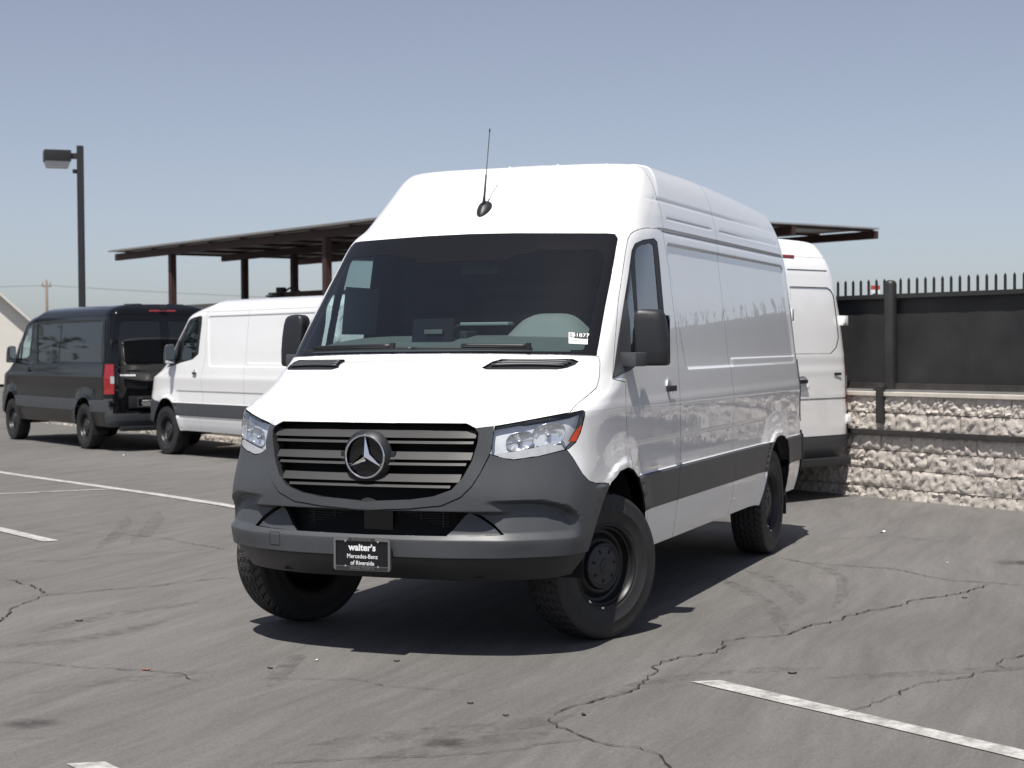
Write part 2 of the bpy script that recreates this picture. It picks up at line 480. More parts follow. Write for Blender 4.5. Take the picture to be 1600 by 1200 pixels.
def van_surface(roof, fine=True):
    L = van_levels(roof)
    nl = len(L)
    k = 7 if fine else 5
    # ---- columns
    ft = np.concatenate([np.linspace(i, i + 1, k, endpoint=False) for i in range(8)])
    tr = np.linspace(0, 1, 54 if fine else 34, endpoint=False) ** 0.92
    xs_fix = np.concatenate([np.arange(-1.40, -1.60, -.02), np.arange(-1.60, -2.44, -.12), np.arange(-2.44, -2.70, -.03), np.arange(-2.70, -3.2, -.1),
                             np.arange(-3.2, -4.24, -.03 if fine else -.05), np.arange(-4.24, -4.38, -.04)])
    xs_fix = -np.unique(np.round(-xs_fix, 4))
    rearw = np.concatenate([np.linspace(i, i + 1, 6, endpoint=False) for i in range(6)] + [[6.0]])
    rows = []
    for F, (ys, zs), xe, xr in L:
        ext = np.vstack([F[2:0:-1] * [1, -1, 1], F])
        # run on into the side so that the corner leaves tangentially
        c8 = F[-1]
        ext = np.vstack([ext, [c8[0] - .25 if c8[0] - .25 > -1.39 else (c8[0] - 1.4) / 2, ys, zs], [-1.4, ys, zs], [-1.65, ys, zs]])
        if ext[-3][0] <= -1.4: ext[-3][0] = (c8[0] - 1.4) / 2
        ii = np.arange(-2, len(ext) - 2).astype(float)
        # chord-length parameter past the corner
        fr = makima(ii, ext, ft)
        # transition columns, by x
        t_par = np.concatenate([[8.0], [9.0], [10.0]])
        xa, xb, xc = ext[-4][0], ext[-3][0], -1.4
        tt = xa + (xc - xa) * tr
        par = np.interp(-tt, [-xa, -xb, -xc], t_par)
        trp = makima(ii, ext, par)
        fx = np.array([[x, ys, zs] for x in xs_fix])
        w = xe - xr
        y1 = ys
        R6 = np.array([[-4.38, ys, zs], [xe + .06, ys, zs], [xe - w * .32, y1 * .985 , zs], [xe - w * .72, y1 * .93, zs], [xe - w * .90, y1 * .82, zs], [xe - w * .975, y1 * .45, zs], [xr, 0, zs]])
        rr = makima(np.arange(-1, 8).astype(float), np.vstack([[-4.3, ys, zs], R6, [xe - w * .975, -y1 * .45, zs]]), rearw)
        rows.append(np.vstack([fr, trp, fx, rr]))
    G = np.array(rows)                                 # levels x columns x 3
    # ---- rows
    z_side = np.array([l[1][1] for l in L])
    vd = np.linspace(0, nl - 1, 4000)
    zd = makima(np.arange(nl), z_side, vd)
    kk = 6 if fine else 4
    vs_ = list(np.concatenate([np.linspace(i, i + 1, kk, endpoint=False) for i in range(nl - 1)] + [[nl - 1.0]]))
    zf = [.622, .628, .636, .645, .815, .824, .832, .842, .99, 1.003, 1.012, 1.022, 1.034, 1.185, 1.2, 1.215, 1.372, 1.382, 1.389, 1.396, 1.404, 1.415, 1.435, 1.444, 1.45, 1.458,
          2.10, 2.118, 2.128, 2.136, 2.144, 2.152, 2.162]
    if roof == 'high':
        zf += [2.20, 2.21, 2.216, 2.222, 2.232, 2.285, 2.292, 2.297, 2.302, 2.31, 2.39, 2.397, 2.403, 2.409, 2.42]
    zf += list(np.arange(.40, .98, .022)) + [.498, .503, .508, .513, .518] + list(np.arange(.585, .825, .009 if fine else .03))
    vs_ += list(np.interp(zf, zd, vd))
    vs_ = np.array(sorted(vs_))
    vs_ = vs_[np.concatenate([[True], np.diff(vs_) > 0.008])]
    a, b, c = G.shape
    S = makima(np.arange(nl), G.reshape(a, b * c), vs_).reshape(len(vs_), b, c)
    droop = .075 if roof == 'high' else .02
    S[..., 2] -= droop * sstep(2.2, 2.55, S[..., 2]) * np.clip((-2.2 - S[..., 0]) / 2.4, 0, 1.1) ** 1.6
    S[:, 0, 1] = 0.0; S[:, -1, 1] = 0.0; S[-1, :, 1] = 0.0
    def nrm(S):
        du = np.gradient(S, axis=1); dv = np.gradient(S, axis=0)
        # symmetric at the centre line
        du[:, 0, 0] = 0; du[:, 0, 2] = 0; du[:, -1, 0] = 0; du[:, -1, 2] = 0
        n = np.cross(du, dv)
        l = np.linalg.norm(n, axis=2, keepdims=True)
        n = n / np.where(l > 1e-12, l, 1)
        n[-1] = (0, 0, 1)
        return n
    N0 = nrm(S)
    X, Y, Z = S[..., 0], S[..., 1], S[..., 2]
    if N0[30, 100, 1] < 0: N0 = -N0
    # ---- displacements (metres, along the normal)
    D = np.zeros_like(X)
    side = (X < .3) & (X > -4.62)
    sidew = sstep(-.25, -.45, X) * sstep(-4.64, -4.58, X)
    # window panel
    slope = (Z - 1.395) / (2.158 - 1.395)
    xl = -1.42 + .165 * slope
    xrr = -4.56 + .09 * slope
    u = (X - (xl + xrr) / 2) / ((xl - xrr) / 2) * 1.57
    sd = rrect_sd(u, Z, 0.0, 1.768, 1.57, .378, .06)
    pan = 1 - sstep(-.016, .004, sd)
    D += -.010 * pan * (np.abs(Y) > .6)
    half = sstep(-2.56, -2.59, X) * pan * (1 - sstep(1.441, 1.451, Z))
    D += .0055 * half * (np.abs(Y) > .6)
    # lower panel
    sd = rrect_sd(X, Z, (-.36 - 3.42) / 2, .88, (3.42 - .36) / 2, .135, .03)
    band = sstep(.627, .636, Z) * (1 - sstep(.825, .833, Z)) * sstep(.40, .30, X) * (X > -4.70)
    D += -.008 * (1 - sstep(-.012, .004, sd)) * (np.abs(Y) > .9) * (Z > .829)
    sd = rrect_sd(X, Z, -4.36, .88, .16, .135, .03)
    D += -.006 * (1 - sstep(-.012, .004, sd)) * (np.abs(Y) > .9) * (Z > .829)
    # moulding band
    band = sstep(.627, .636, Z) * (1 - sstep(.825, .833, Z)) * sstep(.40, .30, X) * (X > -4.70)
    D += .012 * band * (np.abs(Y) > .9)
    if roof == 'high':
        gro = lambda z0, w: np.exp(-((Z - z0) / w) ** 2)
        sw = sstep(-1.0, -1.25, X) * sstep(-4.55, -4.40, X) * (np.abs(Y) > .6)
        D += -.007 * gro(2.403, .007) * sw + .006 * sstep(2.40, 2.30, Z) * sstep(2.22, 2.23, Z) * sw
        rb = np.maximum(sstep(-1.33, -1.36, X) * sstep(-2.42, -2.38, X), sstep(-2.58, -2.62, X) * sstep(-4.42, -4.38, X))
        D += -.008 * gro(2.297, .006) * rb * (np.abs(Y) > .6)
        D += -.008 * gro(2.214, .006) * sstep(-1.2, -1.28, X) * sstep(-4.56, -4.5, X) * (np.abs(Y) > .6)
    # wheel-arch flares
    for A, xc in ((ARCH_F, -.03), (ARCH_R, -3.75)):
        m = (np.abs(X - xc) < .85) & (Z < 1.2) & (Y > .8)
        if m.any():
            P = np.stack([X[m], Z[m]], 1)
            d = poly_dist(P, A)
            ins = in_poly(P, A)
            d = np.where(ins, 0, d)
            keep = sstep(.26, .06, X[m]) if xc > -1 else 1.0
            lip = .016 * (1 - sstep(.028, .046, d)) + .010 * (1 - sstep(.05, .20, d))
            D[m] = D[m] * np.where(d < .05, .3, 1) + lip * keep
    # bumper: scoop between the ledge and the upper part
    s = np.concatenate([np.zeros((X.shape[0], 1)), np.cumsum(np.hypot(np.diff(X, axis=1), np.diff(Y, axis=1)), axis=1)], axis=1)
    fm = (X > .35) & (Z < 1.0)
    def scoop(zu):
        low_g = .55 * np.clip((Z - .597) / .036, 0, 1)
        up_g = .55 + .45 * np.clip((Z - .635) / np.maximum(zu - .025 - .635, .01), 0, 1)
        g = np.where(Z < .635, low_g, up_g) * (1 - sstep(-.016, .002, Z - zu))
        return np.where((zu < .64) & (Z > .6), 0, g)
    q = np.clip((s - .82) / .33, 0, 1)
    g = scoop(np.full_like(Z, .738)) * (1 - sstep(.60, .80, s)) + scoop(.79 - .145 * (1 - np.sqrt(np.clip(1 - q ** 2, 0, 1)))) * sstep(.60, .80, s)
    g = g * (1 - sstep(1.07, 1.15, s))
    D += np.where(fm, -.050 * g, 0)
    # undercut below the ledge
    D += np.where(fm | ((X > .2) & (Z < .52)), -.022 * (1 - sstep(.500, .511, Z)) * sstep(.30, .55, X), 0)
    S = S + N0 * D[..., None]
    S[:, 0, 1] = 0.0; S[:, -1, 1] = 0.0
    N1 = nrm(S)
    fl = np.sign(np.sum(N1 * N0, axis=2, keepdims=True)); N1 = N1 * np.where(fl == 0, 1, fl)
    return S, N1

# ------------------------------------------------------------------ knife
class Half:
    """the left half of the body as a bmesh that can be cut along traced outlines"""
    def __init__(self, S, N):
        a, b, _ = S.shape
        bm = bmesh.new()
        ln = bm.verts.layers.float_vector.new('nrm')
        self.lr = bm.faces.layers.int.new('reg')
        bv = []
        for i in range(a):
            for j in range(b):
                v = bm.verts.new(S[i, j]); v[ln] = Vector(N[i, j]); bv.append(v)
        I, J = np.meshgrid(np.arange(a - 1), np.arange(b - 1), indexing='ij')
        Q = np.stack([I * b + J, I * b + J + 1, (I + 1) * b + J + 1, (I + 1) * b + J], 2).reshape(-1, 4)
        P = S.reshape(-1, 3); NF = N.reshape(-1, 3)
        n = np.cross(P[Q[:, 2]] - P[Q[:, 0]], P[Q[:, 3]] - P[Q[:, 1]])
        okq = np.linalg.norm(n, axis=1) > 1e-10
        flip = np.einsum('ij,ij->i', n, NF[Q[:, 0]] + NF[Q[:, 2]]) < 0
        for q, k, fl in zip(Q.tolist(), okq, flip):
            if k:
                try:
                    bm.faces.new([bv[t] for t in (q[::-1] if fl else q)])
                except ValueError:
                    pass
        bmesh.ops.remove_doubles(bm, verts=[v for v in bv[-b:]], dist=1e-6)
        self.bm = bm
        self.ln = bm.verts.layers.float_vector['nrm']
        self.lr = bm.faces.layers.int['reg']
        self.names = ['']
    def slice(self, faces, co, no):
        """split the given faces along a plane, touching nothing else; returns the resulting faces"""
        dist = {}
        off = co.dot(no)
        edges = set()
        for f in faces:
            for v in f.verts:
                if v not in dist: dist[v] = v.co.dot(no) - off
            edges.update(f.edges)
        for e in edges:
            a, b = e.verts
            da, db = dist[a], dist[b]
            if da * db < 0 and abs(da) > 1e-7 and abs(db) > 1e-7:
                _, nv = bmesh.utils.edge_split(e, a, da / (da - db))
                dist[nv] = 0.0
        out = []
        for f in faces:
            out.append(f)
            vs_f = list(f.verts)
            on = [i for i, v in enumerate(vs_f) if abs(dist.get(v, 1)) <= 1e-7]
            if len(on) < 2: continue
            i, j = on[0], on[-1]
            if len(on) > 2:
                best = None
                for x in on:
                    for y in on:
                        if y > x + 1 and not (x == 0 and y == len(vs_f) - 1):
                            if best is None: best = (x, y)
                if best is None: continue
                i, j = best
            if j - i < 2 or (i == 0 and j == len(vs_f) - 1): continue
            try:
                nf, _ = bmesh.utils.face_split(f, vs_f[i], vs_f[j])
                if nf: out.append(nf)
            except ValueError:
                pass
        return out
    def proj(self, mode, co):
        co = np.asarray(co)
        if mode == 'px': return px(co)
        if mode == 'xz': return co[:, [0, 2]]
        if mode == 'yz': return co[:, [1, 2]]
    def faces_data(self, mode, filt):
        fs = []
        for f in self.bm.faces:
            c = f.calc_center_median()
            if filt(c, f.normal): fs.append(f)
        return fs
    def cut(self, name, poly, mode='px', filt=None, over=None, closed=True):
        """cut along poly; faces inside get region `name` (only those whose region is in `over`)"""
        bm = self.bm
        bm.normal_update()
        base = {'px': lambda c, n: (Vector(CAM) - c).dot(n) > 0 and c.x > -4.7,
                'xz': lambda c, n: c.y > .6,
                'yz': lambda c, n: c.x < -4.5}[mode]
        ff = (lambda c, n: base(c, n) and (filt is None or filt(c, n)))
        poly = [np.array(p, float) for p in poly]
        mg = 45 if mode == 'px' else .20
        lo = np.min(poly, axis=0) - mg; hi = np.max(poly, axis=0) + mg
        def near():
            bm.verts.index_update()
            co = np.array([v.co[:] for v in bm.verts])
            pr = self.proj(mode, co)
            okv = np.all((pr > lo) & (pr < hi), axis=1)
            allf = list(bm.faces)
            i0 = np.fromiter((f.verts[0].index for f in allf), int, len(allf))
            sel = [allf[k] for k in np.nonzero(okv[i0])[0]]
            return [f for f in sel if ff(f.calc_center_median(), f.normal)]
        cand = set(near())
        if not cand: return
        n = len(poly)
        def bbox(f):
            p = self.proj(mode, [v.co[:] for v in f.verts])
            return (*p.min(0).tolist(), *p.max(0).tolist())
        cl = list(cand)
        allp = self.proj(mode, [v.co[:] for f in cl for v in f.verts])
        off = np.concatenate([[0], np.cumsum([len(f.verts) for f in cl])])[:-1]
        mn = np.minimum.reduceat(allp, off, axis=0); mx = np.maximum.reduceat(allp, off, axis=0)
        plo, phi = np.min(poly, axis=0), np.max(poly, axis=0)
        ok = np.all((mx >= plo) & (mn <= phi), axis=1)
        cl = [f for f, k_ in zip(cl, ok) if k_]; mn = mn[ok]; mx = mx[ok]
        alive = np.ones(len(cl), bool)
        boxes = {}
        for i in range(n if closed else n - 1):
            p, q = poly[i], poly[(i + 1) % n]
            if np.linalg.norm(q - p) < 1e-9: continue
            smin, smax = np.minimum(p, q), np.maximum(p, q)
            x0, y0 = float(smin[0]), float(smin[1]); x1, y1 = float(smax[0]), float(smax[1])
            hit = np.nonzero(alive & (mx[:, 0] >= x0) & (mn[:, 0] <= x1) & (mx[:, 1] >= y0) & (mn[:, 1] <= y1))[0]
            alive[hit] = False
            sub = [cl[k_] for k_ in hit] + [f for f, bx in boxes.items() if bx[2] >= x0 and bx[0] <= x1 and bx[3] >= y0 and bx[1] <= y1 and f.is_valid]
            if not sub: continue
            if mode == 'px':
                d1, d2 = ray_dir(p), ray_dir(q)
                no = Vector(np.cross(d1, d2)).normalized(); co = Vector(CAM)
            elif mode == 'xz':
                d = q - p; no = Vector((-d[1], 0, d[0])).normalized(); co = Vector((p[0], 0, p[1]))
            else:
                d = q - p; no = Vector((0, -d[1], d[0])).normalized(); co = Vector((0, p[0], p[1]))
            for f in sub: boxes.pop(f, None)
            for g in self.slice(sub, co, no): boxes[g] = bbox(g)
        if name is None: return
        if name not in self.names: self.names.append(name)
        idx = self.names.index(name)
        fs = near()
        if not fs: return
        cen = self.proj(mode, [f.calc_center_median()[:] for f in fs])
        ins = in_poly(cen, [tuple(p) for p in poly])
        ov = None if over is None else {self.names.index(o) for o in over if o in self.names}
        for f, k in zip(fs, ins):
            if k and (ov is None or f[self.lr] in ov): f[self.lr] = idx
    def plane(self, co, no, filt=None):
        bm = self.bm
        fs = [f for f in bm.faces if filt is None or filt(f.calc_center_median(), f.normal)]
        self.slice(fs, Vector(co), Vector(no))
    def label(self, name, fn, over=('',)):
        if name not in self.names: self.names.append(name)
        idx = self.names.index(name)
        ov = {self.names.index(o) for o in over if o in self.names}
        self.bm.normal_update()
        for f in self.bm.faces:
            if f[self.lr] in ov and fn(f.calc_center_median(), f.normal): f[self.lr] = idx
    def finish(self):
        bm = self.bm
        bm.verts.index_update()
        self.V = np.array([v.co[:] for v in bm.verts])
        N = np.array([v[self.ln][:] for v in bm.verts])
        l = np.linalg.norm(N, axis=1, keepdims=True)
        self.N = N / np.where(l > 1e-9, l, 1)
        self.F = {}
        for f in bm.faces:
            self.F.setdefault(self.names[f[self.lr]], []).append([v.index for v in f.verts])
        bm.free()

def piece(H, regs, name, mat, parent, side=1, gap=.0022, flange=.014, push=0.0, keep=None, only_flange=False):
    """one mesh object from regions of the half body. side: 1 left, -1 right, 0 both halves in one mesh"""
    regs = [regs] if isinstance(regs, str) else regs
    F = [f for r in regs for f in H.F.get(r, [])]
    if keep is not None: F = [f for f in F if keep(H.V[f].mean(0))]
    if not F: return None
    used = sorted({i for f in F for i in f})
    mp = {i: k for k, i in enumerate(used)}
    V = H.V[used].copy(); N = H.N[used].copy()
    F = [[mp[i] for i in f] for f in F]
    def inner(V, N, F):
        cnt = {}
        for f in F:
            for a, b in zip(f, f[1:] + f[:1]): cnt[(a, b)] = cnt.get((a, b), 0) + 1
        return [(a, b) for (a, b) in cnt if (b, a) not in cnt]
    if side == 0:
        n = len(V)
        V2 = V * [1, -1, 1]; N2 = N * [1, -1, 1]
        mir = [i if abs(V[i][1]) < 1e-5 else n + i for i in range(n)]
        F = F + [[mir[i] for i in f][::-1] for f in F]
        V = np.vstack([V, V2]); N = np.vstack([N, N2])
        N[np.abs(V[:, 1]) < 1e-5, 1] = 0
    elif side == -1:
        V = V * [1, -1, 1]; N = N * [1, -1, 1]
        F = [f[::-1] for f in F]
    if push: V = V + N * push
    B = inner(V, N, F)
    n_main = len(F)
    if gap > 0 or flange > 0:
        mv = np.zeros_like(V); cn = np.zeros(len(V))
        for a, b in B:
            e = V[b] - V[a]; l = np.linalg.norm(e)
            if l < 1e-9: continue
            nn = N[a] + N[b]
            d = np.cross(nn, e / l); dl = np.linalg.norm(d)
            if dl < 1e-9: continue
            d /= dl
            for k in (a, b): mv[k] += d; cn[k] += 1
        ln_ = np.linalg.norm(mv, axis=1)
        m = ln_ > 1e-6
        mv[m] /= ln_[m][:, None]
        V = V + mv * gap
        VV = [V]; NN = [N]; FF = list(F)
        if flange > 0:
            ring = sorted({k for e in B for k in e})
            base = len(V); n_r = len(ring)
            pos = {k: i for i, k in enumerate(ring)}
            top = V[ring]; low = V[ring] - N[ring] * flange
            out = -mv[ring]
            VV += [top, low]; NN += [out + 1e-4, out + 1e-4]
            for a, b in B:
                FF.append([base + pos[b], base + pos[a], base + n_r + pos[a], base + n_r + pos[b]])
        V = np.vstack(VV); N = np.vstack(NN); F = FF[len(F):] if only_flange else FF
    # drop unused
    used = sorted({i for f in F for i in f})
    mp = {i: k for k, i in enumerate(used)}
    F = [[mp[i] for i in f] for f in F]
    N = N[used]; l = np.linalg.norm(N, axis=1, keepdims=True); N = N / np.where(l > 1e-9, l, 1)
    o = mesh_obj(name, V[used], F, mat, parent, True, N)
    if flange > 0 and not only_flange and n_main < len(F):
        o.data.materials.append(M['seam'])
        mi = np.zeros(len(F), dtype=np.int32); mi[n_main:] = 1
        o.data.polygons.foreach_set('material_index', mi)
    return o
# ------------------------------------------------------------------ outlines traced on the left half (photograph pixels)
T_HOOD = [(520, 661), (577, 660.8), (729, 662), (744, 669.5), (772, 666.3), (815, 658.5), (865, 649), (891, 644), (896.7, 636), (906.7, 626.7), (920, 616.7), (931.7, 606), (935, 596.7), (936.7, 586.7), (937.5, 566.7), (935, 556.5), (860, 554.5), (760, 553), (697, 552.5), (600, 553), (520, 554)]
T_WIND = [(560, 553), (697, 551.5), (760, 552), (860, 553.5), (932, 555.2), (938, 520), (945, 480), (955.5, 427.5), (965, 372.5), (961, 366), (950, 364.8), (805, 364.5), (700, 366.5), (560, 372)]
T_CLEAR = [(560, 549), (760, 548), (900, 549), (912, 545), (923, 505), (933, 455), (945, 402), (941, 394), (930, 391), (842, 391), (826, 397), (805, 398), (790, 407), (640, 409), (560, 409)]
T_GRILLE = [(520, 661), (577, 660.8), (729, 662), (740, 667), (747, 677), (746, 690), (737, 720), (722, 747), (705, 765), (677, 775), (640, 780), (572, 782.5), (520, 782.5)]
T_SURR = [(520, 661), (577, 660.8), (729, 662), (744, 669.5), (771, 666.5), (770, 690), (766, 708), (750, 740), (737, 760), (720, 777), (690, 790), (640, 795), (572, 797), (520, 797)]
T_LOW = [(520, 798), (640, 799), (700, 800), (732, 801), (752, 806), (772, 820), (787, 835.5), (760, 837), (700, 837.5), (640, 836.3), (572, 834.5), (520, 833.5)]
T_WEDGE = [(733, 803.5), (751, 808.5), (770, 821.5), (784, 834.5), (694, 836.5), (706, 828), (715, 817), (724, 807)]
T_LAMP = [(773, 667.3), (815, 659.5), (865, 650), (891, 645), (911, 641), (914, 643.5), (914, 650), (908, 674), (900, 691), (889, 701), (883, 703), (845, 712.5), (803, 718.5), (788, 716.5), (768, 710.5), (770, 690)]
T_INDIC = [(769, 711), (788, 717), (803, 719), (845, 713), (884, 703.5), (878, 695), (865, 693.5), (840, 698), (800, 705), (776, 708)]
T_AMBER = [(910, 662), (906, 676), (900, 689.5), (889.5, 690.5), (893, 683), (900, 672)]
T_BUMP = [(766, 709.5), (788, 716.5), (803, 718.7), (845, 712.7), (885, 702.5), (895, 715), (910, 740), (920, 751), (930, 754.7), (948, 754.7), (990, 800), (960, 960), (520, 960), (520, 797), (572, 797), (640, 795), (690, 790), (720, 777), (737, 760), (750, 740)]
T_VENT = [(753, 574.5), (770, 565), (785, 560.8), (895, 561), (904, 564.5), (898, 570), (885, 575), (870, 577.3), (760, 577.3)]
T_DOOR = [(957, 592), (958, 573), (962, 520), (966, 470), (971, 438), (976.7, 398), (981, 374), (985, 366), (990.7, 361.5), (1000, 358), (1009, 356), (1031.5, 357.5), (1036, 365), (1045, 420), (1057, 521), (1062.7, 620), (1064, 724), (1058, 790), (1050.5, 840), (1045, 870), (1010, 890), (1004, 840), (1000, 800), (996, 765), (991, 740), (984, 702), (980.5, 683), (978, 640), (977.5, 597)]
T_WIN = [(957.5, 590.5), (966, 530), (976, 467), (982, 430), (987, 392), (992, 381), (1005, 375), (1022, 372.8), (1027, 378), (1030, 403), (1036, 471), (1041, 528), (1030, 550), (1000, 566), (985, 578)]
T_SAIL = [(957.5, 590.5), (966, 530), (976, 467), (981, 486), (984, 545), (986, 577.5)]
T_PANE1 = [(992, 400), (994.5, 389), (1002, 383), (1017, 380), (1021.5, 384), (1026.5, 440), (1030.5, 490), (1033.5, 533), (1026, 545), (999, 560), (997, 490), (994.5, 440)]
T_PANE2 = [(986.5, 412), (989, 440), (993, 490), (995, 556), (987, 562), (984.5, 500), (980, 470)]

def front(c, n): return c.x > -1.15
def text_mesh(name, body, size, mat, parent, M4, extrude=.0006, offset=0.0, align='CENTER', xscale=1.0):
    cu = bpy.data.curves.new(name, 'FONT')
    cu.body = body; cu.size = size; cu.extrude = extrude; cu.offset = offset
    cu.align_x = align; cu.align_y = 'CENTER'; cu.resolution_u = 3
    tmp = bpy.data.objects.new(name + '_curve', cu)
    COL.objects.link(tmp)
    dg = bpy.context.evaluated_depsgraph_get()
    me = bpy.data.meshes.new_from_object(tmp.evaluated_get(dg))
    bpy.data.objects.remove(tmp, do_unlink=True)
    me.transform(M4 @ Matrix.Diagonal((xscale, 1, 1, 1)))
    me.materials.clear(); me.materials.append(mat)
    me.name = name
    return link(bpy.data.objects.new(name, me), parent)

def basis(o, ex, ey, ez):
    return Matrix(((ex[0], ey[0], ez[0], o[0]), (ex[1], ey[1], ez[1], o[1]), (ex[2], ey[2], ez[2], o[2]), (0, 0, 0, 1)))

# ------------------------------------------------------------------ wheel
def make_wheel(parent):
    """a steel wheel with its tyre; axle along y, outer face towards +y"""
    b = MB()
    b.lathe([(.222, .100), (.221, .107), (.214, .109), (.208, .102), (.203, .085), (.196, .080), (.192, .060), (.186, .045), (.172, .040), (.160, .046), (.150, .060), (.140, .066), (.125, .062), (.118, .050), (.06, .05), (.0, .05)], 64)
    b.lathe([(.215, -.105), (.20, -.09), (.195, .06)], 48)
    rim = b.build('wheel', M['steel_black'], parent, auto=35)
    # tyre
    n = 352
    th = np.linspace(0, 2 * PI, n, endpoint=False)
    h_t = np.linspace(-.099, .099, 45)
    prof_r = .3875 - .010 * (np.abs(h_t) / .099) ** 3
    tri = lambda x: 2 * np.abs(2 * (x - np.floor(x + .5))) - 1
    TT, HH = np.meshgrid(th, h_t, indexing='ij')
    zz = .0045 * tri(TT * 44 / (2 * PI))
    dep = np.zeros_like(TT)
    for h0, w in ((-.058, .0042), (-.020, .0042), (.020, .0042), (.058, .0042)):
        dep = np.maximum(dep, (np.abs(HH - h0 - zz) < w) * .009)
    ph = (TT * 44 / (2 * PI) + np.abs(HH) * 14) % 1.0
    dep = np.maximum(dep, ((ph < .16) & (np.abs(HH) > .058)) * .008)
    ph2 = (TT * 44 / (2 * PI) + HH * 20 + .4) % 1.0
    dep = np.maximum(dep, ((ph2 < .13) & (np.abs(HH) < .055)) * .005)
    RT = prof_r[None] - dep
    sw = [(.374, .109), (.371, .1105), (.355, .1175), (.348, .1185), (.345, .1178), (.322, .1222), (.300, .1228), (.297, .1240), (.290, .1240), (.287, .1222), (.262, .1185), (.243, .111), (.236, .1115), (.230, .108), (.219, .103), (.214, .096)]
    cols = []
    for r, h in sw[::-1]: cols.append((np.full(n, r), np.full(n, -h)))
    for j in range(45): cols.append((RT[:, j], np.full(n, h_t[j])))
    for r, h in sw: cols.append((np.full(n, r), np.full(n, h)))
    P = np.array([np.stack([r * np.cos(th), h, r * np.sin(th)], 1) for r, h in cols])      # profile x n x 3
    P = np.concatenate([P, P[:, :1]], axis=1)
    t = MB().grid(P)
    tyre = t.build('tyre', M['rubber'], rim, auto=30)
    # raised maker's name on the sidewall
    cu = MB()
    word = 'KUMHO'
    for i, ch in enumerate(word):
        an = math.radians(112 - i * 8.6)
        rr = .306
        o = Vector((rr * math.cos(an), .1232, rr * math.sin(an)))
        er = Vector((math.cos(an), 0, math.sin(an)))
        et = Vector((math.sin(an), 0, -math.cos(an)))
        tmp = text_mesh('letter', ch, .040, M['hub'], None, basis(o, et, er, Vector((0, 1, 0))), .0012, .0)
        me = tmp.data
        cu.add([v.co[:] for v in me.vertices], [p.vertices[:] for p in me.polygons])
        bpy.data.objects.remove(tmp, do_unlink=True)
    cu.build('tyre_lettering', simple('raised_rubber', (.05, .05, .052), .5), rim, fix=False)
    c = MB().lathe([(.118, .052), (.121, .070), (.117, .080), (.108, .084), (.104, .078), (.098, .080), (.06, .086), (.040, .087), (.036, .090), (.034, .094), (.02, .0955), (.0, .096)], 48)
    c.build('hub_cap', M['hub'], rim, auto=35)
    for i in range(7):
        an = 2 * PI * i / 7 + .3
        s = MB().box((.078 * math.cos(an), .0825, .078 * math.sin(an)), (.022, .006, .012), Matrix.Rotation(-an, 3, 'Y'), .001)
        s.build('hub_slot', M['void'], rim)
    e = MB()
    for k in range(3):
        an = k * 2 * PI / 3 + PI / 2
        e.prism([(.024 * math.cos(an), .0962, .024 * math.sin(an)), (.005 * math.cos(an + .9), .0962, .005 * math.sin(an + .9)), (0, .0962, 0), (.005 * math.cos(an - .9), .0962, .005 * math.sin(an - .9))], (0, 0, 0), (0, .0012, 0))
    e.build('cap_emblem', M['hub'], rim)
    for i, an in enumerate((math.radians(-52), math.radians(-80))):
        w = MB().box((.217 * math.cos(an), .108, .217 * math.sin(an)), (.010, .006, .020), Matrix.Rotation(-an, 3, 'Y'), .001)
        w.build('balance_weight', M['chrome'], rim)
    return rim

def place_wheel(src, parent, x, y, steer=0.0):
    w = copy_tree(src, parent)
    side = 1 if y > 0 else -1
    w.location = (x, y, .3865)
    w.rotation_euler = (0, 0, steer + (0 if side > 0 else PI))
    return w

